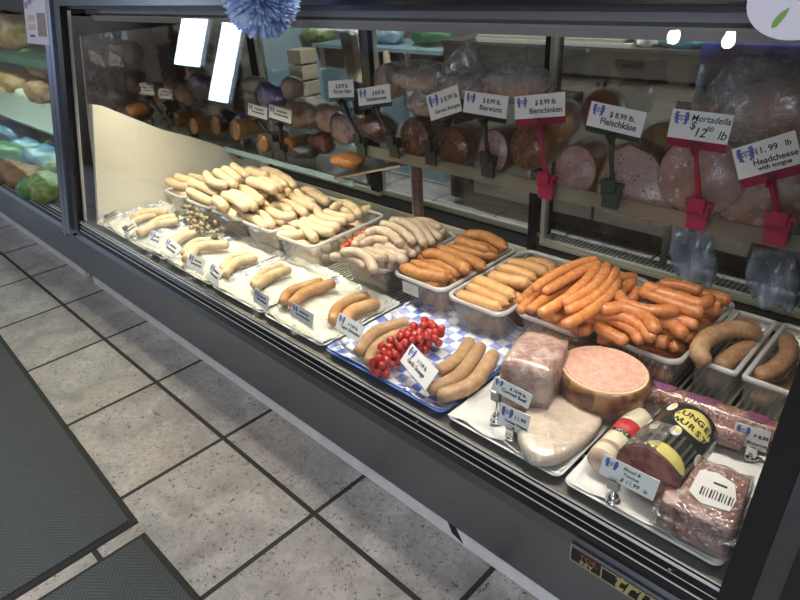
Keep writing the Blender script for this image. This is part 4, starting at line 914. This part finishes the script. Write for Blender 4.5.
o = rounded('meat_block', (c.x, c.y, .945), (.125, .17, .145), M['beef'], cb, (0, 0, .25), 3, .3); wrapshell(cb, o, 1.04)
# round sausage with pale cut face
fc = atz(600, 371, 1.0); lv = thing('liver_sausage', 'short thick liver sausage standing on end with its pink cut face up', 'meat', (fc.x, fc.y, .79))
def ell(r, z, n=36, k=1.0, tilt=.10): return [Vector((fc.x+.01+r*1.02*k*math.cos(2*PI*i/n), fc.y+.02+r*.86*k*math.sin(2*PI*i/n), z+tilt*r*math.sin(2*PI*i/n)*.5)) for i in range(n)]
b = MB(); b.loft([ell(.19, .795, tilt=0), ell(.215, .86, tilt=0), ell(.222, .95), ell(.219, .995), ell(.21, 1.003)]); b.build('rind', M['rind'], lv, smooth=True)
b = MB(); b.loft([ell(.209, 1.0), ell(.207, 1.008)]); b.build('fat_edge', M['fat_rim'], lv)
b = MB(); b.loft([ell(.196, 1.006), ell(.193, 1.0115)]); b.build('cut_face', M['liver_face'], lv)
# turkey breast slab
out = [(519, 437), (517, 424), (527, 408), (545, 397), (565, 393), (586, 398), (602, 411), (600, 424), (586, 438), (566, 452), (548, 458), (530, 455)]
P0 = [atz(u, v, .862) for u, v in out]; cc = sum(P0, Vector())/len(P0); tb = thing('turkey_breast', 'flat pale turkey breast half in clear wrap at the glass', 'meat', (cc.x, cc.y, .79))
P1 = crom(P0+[P0[0]], 40)[:-1]
rg = lambda k, z: [Vector((cc.x+(q.x-cc.x)*k, cc.y+(q.y-cc.y)*k, z)) for q in P1]
b = MB(); b.loft([rg(.90, .793), rg(.99, .81), rg(1.0, .838), rg(.97, .856), rg(.9, .864), rg(.6, .872), rg(.2, .874)]); o = b.build('meat', M['turkey'], tb, smooth=True)
b = MB(); b.loft([rg(.93, .791), rg(1.02, .81), rg(1.03, .843), rg(1.0, .864), rg(.9, .872), rg(.6, .880), rg(.2, .882)]); b.build('plastic_wrap', M['wrap'], tb, smooth=True)
# cylinder builder along an axis
def roll(t, A, B_, r, m, name, n=28, squash=1.0, ends=.35, cap=None):
    A, B_ = Vector(A), Vector(B_); d = (B_-A).normalized(); L = (B_-A).length
    pts = [A, A+d*.004, A+d*.012]+[A+d*(L*i/8) for i in range(1, 8)]+[B_-d*.03, B_-d*.008, B_]
    rr_ = [r*.97, r*.985, r]+[r]*7+[r*.96, r*.8, r*ends]
    b = MB(); b.tube(pts, rr_, n, sq=squash); return b.build(name, m, t, smooth=False if cap else True)
# thin roll with cream label
A = atz(598, 463, .85); B_ = atz(640, 418, .85); t = thing('wurst_roll', 'slim roll with a cream and red paper label left of the black-labelled one', 'meat', ((A+B_)/2)*1.0)
t_roll = t; t2 = roll(t, B_, A, .062, M['cream_label'], 'roll_body', 20); 
d = (A-B_).normalized(); L = (A-B_).length
b = MB(); b.tube([B_+d*L*.28, B_+d*L*.50], .0632, 20); b.build('red_band', M['red_label'], t, smooth=True)
b = MB(); b.tube([A+d*-.10, A+d*-.01, A+d*.004], [.0635, .058, .03], 20); b.build('casing_end', M['sliced'], t, smooth=True)
ux = Vector((0, 0, 1)); side = d.cross(ux).normalized()
def on_roll(P_, d_, ang, r_, off=0.0):
    up_ = side_ = None; s_ = d_.cross(Vector((0, 0, 1))).normalized(); u_ = s_.cross(d_); nrm = (u_*math.cos(ang)+s_*math.sin(ang)); return P_+nrm*(r_+.001), nrm
AR, BR_, dR, LR = Vector(B_), Vector(A), d.copy(), L
# big black-labelled roll with dark cut face
A = atz(647, 474, .925); B_ = atz(691, 425, .925); A.z = B_.z = .925; R_ = .135
zt = thing('tongue_wurst', 'thick roll with black and yellow label and dark red cut face', 'meat', (A+B_)/2)
roll(zt, A, B_, R_, M['tongue_label'], 'roll_body', 36, ends=.5); d = (B_-A).normalized(); L = (B_-A).length
b = MB(); b.tube([A-d*.006, A+d*.001], R_*.985, 36); b.build('cut_face', M['tongue_face'], zt)
def patch(P_, d_, a0, a1, l0, l1, r_, m, parent, name, ellipse=False):
    s_ = d_.cross(Vector((0, 0, 1))).normalized(); u_ = s_.cross(d_); n1, n2 = 14, 6; vs = []
    for i in range(n1+1):
        a = a0+(a1-a0)*i/n1; k = math.sqrt(max(0, 1-(2*i/n1-1)**2)) if ellipse else 1
        for j in range(n2+1):
            l = (l0+l1)/2+(l1-l0)/2*(2*j/n2-1)*k; vs.append(P_+d_*l+(u_*math.cos(a)+s_*math.sin(a))*r_)
    fs = [(i*(n2+1)+j, (i+1)*(n2+1)+j, (i+1)*(n2+1)+j+1, i*(n2+1)+j+1) for i in range(n1) for j in range(n2)]
    b = MB(); b.add(vs, fs); o = b.build(name, m, parent, smooth=True); md = o.modifiers.new('s', 'SOLIDIFY'); md.thickness = .0006; return o
patch(A, d, -.25, 1.10, L*.50, L*.86, R_*1.006, M['yellow_label'], zt, 'yellow_oval', True)
patch(A, d, -.25, 1.2, .002, .07, R_*1.006, M['yellow_label'], zt, 'yellow_oval', True)
patch(A, d, -1.7, 1.7, .002, L*.42, R_*1.002, M['olive_dark'] if 'olive_dark' in M else M.setdefault('olive_dark', plain('casing_dark', (.10, .09, .07), .3)), zt, 'casing_band')
for (a, l) in ((-.5, .80), (-.95, .50), (1.25, .40), (-1.2, .8), (.15, .42), (1.45, .75), (-.5, .40)):
    patch(A, d, a-.16, a+.16, L*l-.035, L*l+.03, R_*1.008, M['white_label'], zt, 'printed_bird', True)
    patch(A, d, a-.05, a+.10, L*l-.012, L*l+.022, R_*1.012, M['yellow_label'], zt, 'printed_bird', True)
s_ = d.cross(Vector((0, 0, 1))).normalized(); u_ = s_.cross(d)
def arc_text(s, P_, l, a_mid, r_, size, m, parent):   # letters set around the roll, one object per word
    for i, ch in enumerate(s):
        a = a_mid+(i-(len(s)-1)/2)*size*.74/r_; nrm = u_*math.cos(a)+s_*math.sin(a); tan = (-u_*math.sin(a)+s_*math.cos(a))
        text(ch, size, m, parent, frame(P_+d*l+nrm*(r_*1.012), tan, d), 'printed_letter', 'CENTER', bold=.0015)
arc_text2 = (s_.copy(), u_.copy())
arc_text('ZUNGEN', A, L*.69, .42, R_, .046, M['slot'], zt); arc_text('WURST', A, L*.55, .42, R_, .046, M['slot'], zt)
s_keep, u_keep = s_, u_; s_ = dR.cross(Vector((0, 0, 1))).normalized(); u_ = s_.cross(dR)
for i_, ch in enumerate('NGELWUR'):
    a = -(i_-3)*.30+.1; nrm = u_*math.cos(a)+s_*math.sin(a); tan = -(-u_*math.sin(a)+s_*math.cos(a)); text(ch, .034, M['slot'], t_roll, frame(AR+dR*(LR*.56)+nrm*.0645, tan, -dR), 'printed_letter', 'CENTER', bold=.001)
s_, u_ = s_keep, u_keep
patch(A, d, -1.9, .1, .0, L*.45, R_*1.03, M['wrap'], zt, 'plastic_wrap')
# long salami
A = atz(648, 392, .87); B_ = atz(790, 440, .87); sal = thing('salami', 'long clear-wrapped salami with violet print behind the rolls', 'meat', (A+B_)/2)
roll(sal, B_, A, .062, M['salami'], 'roll_body', 20, ends=.4); d2 = (B_-A).normalized(); d_keep = d
b = MB(); b.tube([A-d2*.03, A, A+d2*.02, (A+B_)/2, B_], [.02, .05, .0655, .066, .0655], 20); b.build('plastic_wrap', M['wrap'], sal, smooth=True)
for l, w2 in ((.07, .06), (.24, .07), (.48, .05)):
    patch(A, d2, -.9, .5, l-w2, l+w2, .0668, M['purple_print'] if 'purple_print' in M else M.setdefault('purple_print', plain('violet_print', (.12, .05, .18), .3, col2=(.24, .06, .08), nscale=60)), sal, 'violet_print', True)
A2 = atz(700, 425, .85); B2 = atz(745, 440, .85)
s2 = thing('salami', 'shorter wrapped salami lying in front of the long one, beside the right card', 'meat', (A2+B2)/2); roll(s2, B2, A2, .055, M['salami'], 'roll_body', 18, ends=.5)
b = MB(); b.tube([A2, A2+(B2-A2)*.5, B2], .058, 18); b.build('plastic_wrap', M['wrap'], s2, smooth=True)
# vacuum packs at the right front
def pack(c, size, rz, label, lab=True, seed=4, tilt=(0, 0)):
    t = thing('meat_pack', label, 'meat pack', (c[0], c[1], c[2]-size[2]))
    rounded('meat_block', c, size, M['pack_meat'], t, (tilt[0], tilt[1], rz), seed, .12, .015, 6)
    o = rounded('plastic_wrap', c, (size[0]*1.06, size[1]*1.06, size[2]*1.07), M['wrap'], t, (tilt[0], tilt[1], rz), seed+1, .12, .03, 9)
    Rm = Euler((tilt[0], tilt[1], rz)).to_matrix()
    pts = []
    for i in range(40):
        a = 2*PI*i/40; k = 1.0/max(abs(math.cos(a)), abs(math.sin(a))); q = Rm @ Vector((size[0]*1.18*k*math.cos(a)*.98, size[1]*1.18*k*math.sin(a)*.98, 0)); pts.append(Vector(c)+q+Vector((0, 0, .008*math.sin(7*a)-size[2]*.35)))
    b = MB(); b.poly(pts, (0, 0, .003)); b.build('film_flange', M['wrap'], t)
    if lab:
        fm_ = Matrix.Translation(Vector(c)) @ Rm.to_4x4() @ Matrix.Translation((0, 0, size[2]*1.10))
        pl = [fm_ @ Vector((x*size[0], y*size[1], 0)) for x, y in ((-.35, .55), (.1, .68), (.65, .52), (.82, .0), (.75, -.45), (.0, -.55), (-.4, -.3))]
        b = MB(); b.poly(pl, (0, 0, .002)); b.build('paper_label', M['white_label'], t)
        b = MB()
        for i in range(11): b.box((-.28+i*.085, -.28, 0), (-.28+i*.085+.03+.02*(i % 3 == 0), .02, .001), fm_ @ Matrix.Translation((.02, 0, .0025)) @ Matrix.Diagonal((size[0], size[1], 1, 1)))
        b.box((.12, .25, 0), (.5, .32, .001), fm_ @ Matrix.Translation((0, 0, .0025)) @ Matrix.Diagonal((size[0], size[1], 1, 1)))
        b.build('small_print', M['ink'], t); 
c1 = atz(711, 494, .93)
pack((c1.x-.02, c1.y, .905), (.13, .145, .040), .12, 'vacuum pack of marbled brown meat with a white label, on top of another', True, tilt=(.10, .0))
pack((c1.x-.01, c1.y-.01, .832), (.13, .150, .030), .08, 'vacuum pack underneath the white-labelled one at the right front', False, 9)

# ------------------------------------------------------------------ cold cuts on the shelves
def face_meat(u, v, y, r, m_face, m_side, label, depth=.34, z=None, squash=1.0, cat='cold cut', name='cold_cut_loaf', wrap=True, outline=None, ry=.05, fat=None, lean=.12):
    c = aty(u, v, y); t = thing(name, label, cat, (c.x, c.y, c.z-r))
    n = 30; O = outline or [(math.cos(2*PI*i/n), math.sin(2*PI*i/n)*squash) for i in range(n)]
    dirv = Vector((-math.sin(ry), math.cos(ry), -lean*.3)); rings = []
    for k, (dd, s) in enumerate(((0, .97), (.008, 1.0), (depth*.5, 1.02), (depth-.03, .98), (depth, .85))):
        rings.append([c+dirv*dd+Vector((a*r*s, lean*bq*r*s, bq*r*s)) for a, bq in O])
    b = MB(); b.loft(rings); b.build('casing', m_side, t, smooth=False)
    ring0 = [c+dirv*-.004+Vector((a*r*.955, lean*bq*r*.955, bq*r*.955)) for a, bq in O]; b = MB(); b.poly(ring0[::-1], dirv*.006); b.build('cut_face', m_face, t)
    if wrap:
        b = MB(); b.loft([[q+(q-c)*.05-dirv*(.012 if k == 0 else 0) for q in rg_] for k, rg_ in enumerate(rings)]); b.build('plastic_wrap', M['wrap_clear'], t, smooth=True)
    return t
fl = [(-1, -.55), (-.95, .15), (-.75, .75), (-.35, .98), (.25, .8), (.75, .35), (1.0, -.15), (1.0, -.62), (.5, -.72), (-.4, -.68)]
face_meat(575, 171, 2.10, .145, M['ham_pink'], M['gold'], 'pale pink ham sausage with a round cut face, between the pink and dark clips', squash=1.12)
face_meat(636, 187, 2.08, .25, M['fleisch'], M['olive'], 'large pink meat loaf with a cut face, right of the dark clip', outline=fl, depth=.34)
face_meat(528, 148, 2.12, .145, M['aspic'], M['gold'], 'dark glossy crusted roast behind the pink-clipped Bierschinken card')
face_meat(493, 152, 2.10, .125, M['ham_white'], M['casing_red'], 'narrow oval mottled pale sausage end behind the black clip', squash=1.25)
face_meat(452, 148, 2.14, .15, M['casing_red'], M['casing_red'], 'dark red-brown sausage end in netting, left of the mottled one')
face_meat(414, 138, 2.14, .15, M['aspic'], M['casing_red'], 'dark red sausage end furthest left on the upper shelf')
face_meat(700, 176, 2.08, .23, M['mortadella'], M['ham_pink'], 'large pale mortadella in plastic behind the pink Mortadella clip', squash=.95)
face_meat(762, 192, 2.10, .235, M['headcheese'], M['headcheese'], 'large mottled headcheese behind the clip furthest right')
face_meat(600, 112, 2.28, .13, M['casing_red'], M['gold'], 'golden-brown sausage end peeking over the Fleischkäse card', depth=.14)
face_meat(556, 122, 2.26, .13, M['gold'], M['ham_pink'], 'wrapped pinkish piece behind the Bierschinken card', depth=.15)
face_meat(660, 150, 2.26, .15, M['olive'], M['olive'], 'golden rind piece behind the large pink meat loaf', depth=.16)
# second row, standing higher on the back of the shelf
face_meat(386, 82, 2.22, .135, M['bologna'], M['sliced'], 'round tan bologna loaf standing tall at the left of the upper shelf', depth=.16)
for i, (u, v, sx, sz, lab) in enumerate(((418, 80, .26, .085, 'pinkish sliced meat in a clear bag, right of the round tan bologna'), (472, 88, .26, .08, 'sliced meat in a crumpled clear bag above the Bierwurst card'), (512, 84, .25, .09, 'sliced meat in a peaked clear bag above the Bierschinken card'),
                                            (430, 104, .20, .09, 'folded ham slices in plastic above the German Bologna card'), (775, 122, .30, .20, 'large wrapped pink-brown meat at the upper right, behind the Headcheese card'), (735, 118, .16, .13, 'wrapped pale meat beside the blue and white bag'))):
    c = aty(u, v, 2.26); t = thing('bagged_meat', lab, 'bagged meat', (c.x, c.y, c.z-sz))
    lump('meat', c, (sx, .10, sz), M['sliced'] if i != 4 else M['headcheese'], '', '', seed=i+20, rough=.12, parent=t, power=.85)
    lump('clear_bag', c+Vector((0, -.01, .03)), (sx*1.14, .13, sz*1.35), M['bag'], '', '', seed=i+40, rough=.22, parent=t, power=.8)
def film_peak(u, v, w_, h_, parent_label):
    c = aty(u, v, 2.2); n = 12; vs = []; rnd = random.Random(int(u))
    for i in range(n+1):
        for j in range(9):
            a = i/n*2-1; k = j/8; ww = w_*(1-k*.75+.08*math.sin(5*k+u)); vs.append(c+Vector((a*ww+.04*k, .05*math.sin(3*a+4*k)+rnd.uniform(-.008, .008)+.05*(1-a*a)*(1-k), h_*k+.012*math.sin(9*a))))
    fs = [(i*9+j, (i+1)*9+j, (i+1)*9+j+1, i*9+j+1) for i in range(n) for j in range(8)]
    b = MB(); b.add(vs, fs); o = b.build('clear_bag', M['bag'], None, origin=c, smooth=True); md = o.modifiers.new('s', 'SOLIDIFY'); md.thickness = .0005
    tag(o, parent_label, 'bag')
film_peak(464, 76, .20, .24, 'twisted top of a clear bag rising over the Bierwurst card')
film_peak(520, 74, .11, .16, 'small pointed tip of a clear bag left of the rear door post')
# left lower shelf
face_meat(235, 130, 2.06, .105, M['gold'], M['gold'], 'round golden sausage end at the left of the lower shelf')
face_meat(262, 143, 2.05, .10, M['gold'], M['gold'], 'golden-brown log left of the round black-strapped one', depth=.3, squash=.9)
face_meat(287, 147, 2.05, .085, M['gold'], M['gold'], 'small golden sausage end right of the golden-brown log')
lump('wrapped_meat', aty(306, 150, 2.1), (.13, .14, .08), M['post_dark'], 'dark wrapped piece right of the golden sausage ends', 'meat', seed=61, rough=.12)
t = thing('meat_tray', 'grey tray holding a piece of orange smoked meat at the shelf gap', 'meat', aty(350, 168, 1.98))
b = MB(); b.poly([aty(333, 178, 1.93), aty(400, 165, 1.97), aty(398, 153, 2.2), aty(366, 158, 2.25)], (0, 0, -.018)); b.build('tray', M['steel'], t)
lump('smoked_meat', aty(348, 160, 2.02), (.16, .13, .065), M['brown'], '', '', seed=5, rough=.1, parent=t)
LS = [(271, 98, 2.25, .20, .14, 'purple', 'crumpled purple wrapper above the pair of slanted white cards', 'purple_packet'), (300, 115, 2.25, .22, .12, 'sliced', 'stack of pale sliced meat in plastic behind the left cards', 'bagged_meat'), (292, 88, 2.34, .12, .10, 'bologna', 'small round tan loaf behind the purple wrapper', 'cold_cut_loaf'),
      (255, 85, 2.36, .20, .08, 'tan_paper', 'tan folded packet behind the purple wrapper', 'paper_packet'), (244, 125, 2.2, .08, .12, 'purple', 'small purple and orange packet beside the round golden end', 'purple_packet'),
      (345, 128, 2.22, .16, .13, 'ham_white', 'grey-white mottled wrapped sausage below the half-hidden card', 'wrapped_meat'), (330, 118, 2.3, .18, .12, 'sliced', 'tan folded meat behind the pink arm', 'bagged_meat'), (322, 142, 2.2, .12, .09, 'casing_red', 'dark red packet beside the orange smoked meat', 'wrapped_meat'),
      (380, 128, 2.2, .18, .10, 'casing_red', 'dark red mesh-wrapped piece under the Schinkenwurst card', 'wrapped_meat'), (215, 112, 2.3, .16, .12, 'ham_pink', 'pinkish wrapped meat left of the round golden end', 'wrapped_meat'), (400, 158, 2.15, .12, .05, 'casing_red', 'dark red sausage end at the left tip of the upper shelf', 'wrapped_meat')]
for i, (u, v, y, sx, sz, m, lab, nm) in enumerate(LS):
    c = aty(u, v, y); cat = 'packet' if 'packet' in nm else 'meat'
    t = thing(nm, lab, cat, (c.x, c.y, c.z-sz)); lump('contents', c, (sx, .10, sz), M[m], '', '', seed=i+80, rough=.16, parent=t, power=.85); lump('clear_wrap', c, (sx*1.08, .115, sz*1.1), M['wrap_clear'], '', '', seed=i+80, rough=.2, parent=t, power=.85)
# crumpled clear plastic gloves / bags hanging under the pink clips
for u, v, lab in ((692, 258, 'crumpled bluish clear bag hanging beneath the Mortadella clip'), (772, 280, 'crumpled bluish clear bag hanging beneath the Headcheese clip')):
    c = aty(u, v, 2.16); n, m_ = 12, 12; vs = []
    for i in range(n+1):
        for j in range(m_+1):
            a = i/n*2-1; k = j/m_; vs.append(c+Vector((a*(.10+.035*math.sin(k*3))+.05*(k-.5), .03*math.sin(4*a+5*k)+.02*math.sin(9*a-3*k), .17-.34*k+.02*math.sin(6*a)*k)))
    fs = [(i*(m_+1)+j, (i+1)*(m_+1)+j, (i+1)*(m_+1)+j+1, i*(m_+1)+j+1) for i in range(n) for j in range(m_)]
    b = MB(); b.add(vs, fs); o = b.build('hanging_bag', M['blue_bag'], None, origin=c, smooth=True); md = o.modifiers.new('s', 'SOLIDIFY'); md.thickness = .0006; tag(o, lab, 'bag')

# ------------------------------------------------------------------ the room behind the case
YK = 4.4
def kb(a, y0=YK): return aty(*a, y0)
q = kb((640, 49)); zt_ = q.z
kc = thing('prep_counter', 'stainless prep counter with beige drawer fronts behind the case', 'counter', (3.9, 5.0, 0))
xa, xb = kb((440, 45)).x, 7.6
MB().box((xa, YK, zt_-.03), (xb, 6.2, zt_)).build('worktop', M['steel'], kc)
MB().box((xa+.02, YK+.03, zt_-.26), (xb, 6.1, zt_-.03)).build('apron', M['worn_steel'], kc)
MB().box((xa+.04, YK+.10, .1), (xb-.05, 6.0, zt_-.26)).build('cabinet', M['black_matte'], kc)
xs = [kb((u, 80)).x for u in (470, 557, 603, 716, 790)]
for i in range(4):
    dd = MB(); dd.box((xs[i]+.02, YK+.05, .25), (xs[i+1]-.02, YK+.10, zt_-.30)); o = dd.build('drawer_front', M['drawer'], kc)
    hh = MB(); xm = xs[i]+(xs[i+1]-xs[i])*(.3 if i != 2 else .82); hh.box((xm-.13, YK+.035, zt_-.52), (xm+.13, YK+.052, zt_-.43)); hh.build('handle_slot', M['slot'], o)
    kk = MB(); kk.tube([(xs[i+1]-.07, YK+.04, zt_-.34), (xs[i+1]-.07, YK+.055, zt_-.34)], .015, 10); kk.build('round_lock', M['chrome'], o)
a_, b_2 = kb((615, 55)), kb((643, 60)); MB().box((a_.x, YK+.02, zt_-.17), (b_2.x, YK+.035, zt_-.10)).build('vent_slot', M['slot'], kc)
MB().box((-1.6, 2.78, .001), (7.6, 4.36, .03)).build('dark_surface', M['rubber'], thing('floor_darkener', 'black sheet added on the floor behind the rear doors to darken the view through them', 'mat', (4.3, 3.5, 0)))  # added dark sheet, hides the lit floor so the door reflections show
# items on the prep counter
def on_counter(name, u0, u1, z1, d0, m, label, cat, rough_=0):
    x0, x1 = kb((u0, 45), YK+.25).x, kb((u1, 45), YK+.25).x; b = MB()
    if rough_: pts = [(x0, 0), (x1, 0), (x1+.03, z1*.5), (x1-.08, z1), (x0+.3*(x1-x0), z1*.9), (x0-.02, z1*.6)]
    else: pts = [(x0, 0), (x1, 0), (x1, z1), (x0, z1)]
    b.poly([(x, YK+.1, zt_+z) for x, z in pts], (0, d0, 0)); return tag(b.build(name, m, None, origin=((x0+x1)/2, YK+.3, zt_)), label, cat)
for i in range(5):
    x0, x1 = kb((470, 45)).x, kb((632, 45)).x
    b = MB(); b.box((x0+.02*i, YK+.08+.01*i, zt_+i*.028+.001), (x1-.03*((i*3) % 4)-.05, YK+.9, zt_+i*.028+.027)); tag(b.build('paper_stack', M['paper' if i % 2 == 0 else 'tan_paper'], None, origin=(x0, YK, zt_)), 'one layer of the flat white paper pile on the prep counter', 'paper', 'flat paper pile on the prep counter')
lump('crumpled_paper', aty(648, 42, YK+.2)+Vector((0, 0, .0)), (.14, .10, .07), M['paper'], 'crumpled white paper at the end of the paper pile', 'paper', seed=3, rough=.25)
lump('teal_bag', aty(690, 42, YK+.3), (.30, .2, .09), M['teal'], 'teal plastic bag on the prep counter behind the lamp reflection', 'bag', seed=9, rough=.15)
lump('clear_bag', aty(545, 42, YK+.4), (.30, .15, .09), M['bag'], 'clear plastic bag on the counter left of the paper pile', 'bag', seed=19, rough=.25)
# blue and white bag
YS = 3.0; xl = aty(703, 80, YS).x; zt2 = aty(740, 38, YS).z; zm = aty(740, 61, YS).z; zb2 = aty(740, 150, YS).z; c = Vector((xl+.46, YS, zt2-.3))
bb = thing('plastic_sack', 'big blue-topped pale plastic sack standing behind the rear doors', 'sack', (c.x, c.y, zb2))
M['sack_pale'] = plain('pale_blue_film', (.42, .54, .68), .3, col2=(.62, .66, .68), nscale=5, bump=.8, bscale=9, bdist=.02, coat=.3)
rounded('sack_body', (c.x, c.y, (zm+zb2)/2), (.44, .20, (zm-zb2)/2), M['sack_pale'], bb, (0, 0, 0), 6, .15, .03, 9)
rounded('blue_top', (c.x, c.y, (zm+zt2)/2), (.445, .205, (zt2-zm)/2*1.08), M['blue_cap'], bb, (0, 0, 0), 8, .15, .02, 5)
st2 = thing('rolling_cart', 'dark cart under the blue-topped sack', 'cart', (c.x, c.y, 0)); MB().box((c.x-.5, c.y-.3, zb2-.10), (c.x+.5, c.y+.3, zb2-.005)).build('cart_top', M['worn_steel'], st2)
for sx in (-.45, .42):
    for sy in (-.27, .24): MB().box((c.x+sx, c.y+sy, 0), (c.x+sx+.04, c.y+sy+.04, zb2-.10)).build('leg', M['worn_steel'], st2)
# left: pale blue steel cabinets, boxes, dark board added for a reflection
YL = 5.0
z1 = aty(350, 46, YL).z; xa, xb = aty(312, 50, YL).x, aty(440, 50, YL).x
lc = thing('steel_cabinet', 'pale blue-lit steel cabinet with open shelf behind the left half of the case', 'cabinet', ((xa+xb)/2, YL+.4, 0))
MB().box((xa, YL, z1-.05), (xb, YL+1.0, z1)).build('worktop', M['bluegrey'], lc); MB().box((xa+.05, YL+.08, 0), (xb-.05, YL+.95, z1-.35)).build('cabinet_body', M['bluegrey'], lc)
MB().box((xa+.05, YL+.2, z1-.35), (xb-.05, YL+.9, z1-.05)).build('open_shelf', M['cavity'], lc)
for u in (314, 343, 373, 404): x = aty(u, 60, YL).x; MB().box((x, YL+.02, z1-.9), (x+.05, YL+.08, z1-.05)).build('upright', M['bluegrey'], lc)
for i, (u, m, lab) in enumerate(((318, 'lettuce', 'clear bag with greens on the steel cabinet'), (365, 'cream_pack', 'pale bundle on the steel cabinet, left of the door post'), (388, 'bluegrey', 'blue-grey bundle on the steel cabinet near the door post'), (432, 'green_pack', 'dark green bundle at the right end of the steel cabinet'))):
    lump('food_bundle', aty(u, 34, YL+.4), (.32, .2, .14), M[m], lab, 'bundle', seed=i+200, rough=.2)
c = aty(302, 78, 4.4); 
for i in range(4): tag(MB().box((c.x-.16, 4.3, c.z-.45+i*.22), (c.x+.16, 4.6, c.z-.45+i*.22+.19)).build('carton', M['tan_paper'], None, origin=(c.x, 4.4, c.z-.45+i*.22), bevel=.01), 'tan carton in a column left of the steel cabinet, %s' % ['lowest of four', 'second from the bottom', 'third from the bottom', 'topmost of four'][i], 'carton', 'column of tan cartons')
sb = thing('storage_bench', 'low bench carrying the column of tan cartons', 'bench', (c.x, 4.45, 0)); MB().box((c.x-.3, 4.2, c.z-.55), (c.x+.3, 4.7, c.z-.451)).build('bench_top', M['worn_steel'], sb)
for sx in (-.28, .22): MB().box((c.x+sx, 4.25, 0), (c.x+sx+.06, 4.65, c.z-.55)).build('leg', M['worn_steel'], sb)
P1_, P2_ = aty(342, 20, 2.95), aty(354, 86, 2.95)  # added board stands in for a slanted dark reflection in the glass
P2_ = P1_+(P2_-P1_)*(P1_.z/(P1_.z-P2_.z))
b = MB(); dv = Vector((.15, 0, 0)); b.poly([P1_-dv*.55, P1_+dv*.55, P2_+dv*.45, P2_-dv*.45], (0, .08, 0)); tag(b.build('reflection_board', M['board_dark'], None, origin=P2_), 'dark board added behind the rear doors for a slanted reflection, left of the door post', 'board')
# dark appliance, left behind
c = aty(255, 60, 4.6); ap = thing('dark_appliance', 'dark appliance with a glossy door behind the left end of the case', 'appliance', (c.x, c.y, 0))
MB().box((c.x-.5, 4.5, 0), (c.x+.45, 5.6, c.z+.55)).build('body', M['bluegrey'], ap); MB().box((c.x-.44, 4.47, .2), (c.x+.39, 4.5, c.z+.45)).build('door', M['black'], ap)
# tissue pompom hanging behind the case
c = aty(261, -2, .50); pp = thing('tissue_pompom', 'blue fluffy tissue pompom hanging at the top of the case glass', 'pompom', (c.x, c.y, c.z))
rnd = random.Random(11); b = MB()
for i in range(1500):
    a = rnd.uniform(0, 2*PI); zz = rnd.uniform(-1, 1); s_ = math.sqrt(1-zz*zz); d3 = Vector((s_*math.cos(a), s_*math.sin(a), zz)); r3 = .175*rnd.uniform(.88, 1.04)
    side3 = d3.cross(Vector((rnd.random(), rnd.random(), rnd.random()))).normalized()*.006; up3 = d3.cross(side3).normalized()*.003
    b.add([c+d3*.05-side3, c+d3*.05+side3, c+d3*r3+side3*1.3+up3, c+d3*(r3*1.07), c+d3*r3-side3*1.3-up3], [(0, 1, 2, 3, 4)])
o = b.build('tissue_petals', M['pompom'], pp); o['kind'] = 'stuff'
b = MB(); b.tube([c, (c.x, c.y, ZC)], .006, 6); b.build('string', M['paper'], pp)

# ------------------------------------------------------------------ pendant bulbs over the shop floor (seen mirrored in the glass)
n_ = Vector((0, -1, SL)).normalized()
for u, v, dist, lab in ((673, 37, 5.2, 'glowing pendant bulb over the shop floor, mirrored brightest in the glass'), (728, 41, 5.4, 'glowing pendant bulb mirrored at the upper right of the glass'), (372, 5, 6.5, 'glowing pendant bulb mirrored near the top middle of the glass')):
    h_ = gl_pt(u, v, 0); d4 = (h_-CAMPOS).normalized(); r4 = d4-n_*2*d4.dot(n_); q = h_+r4*dist
    t = thing('pendant_lamp', lab, 'lamp', q)
    b = MB(); b.lathe([(.005, -.07), (.04, -.06), (.062, -.02), (.062, .02), (.045, .07), (.035, .11)], q, 18); b.build('bulb', M['bulb'], t, smooth=True)
    b = MB(); b.lathe([(.045, .10), (.05, .2), (.01, .24)], q, 14); b.build('socket', M['black'], t); b = MB(); b.tube([(q.x, q.y, q.z+.22), (q.x, q.y, ZC)], .008, 6); b.build('cord', M['black'], t)
for o in list(bpy.data.objects):
    if '_o' in o: del o['_o']
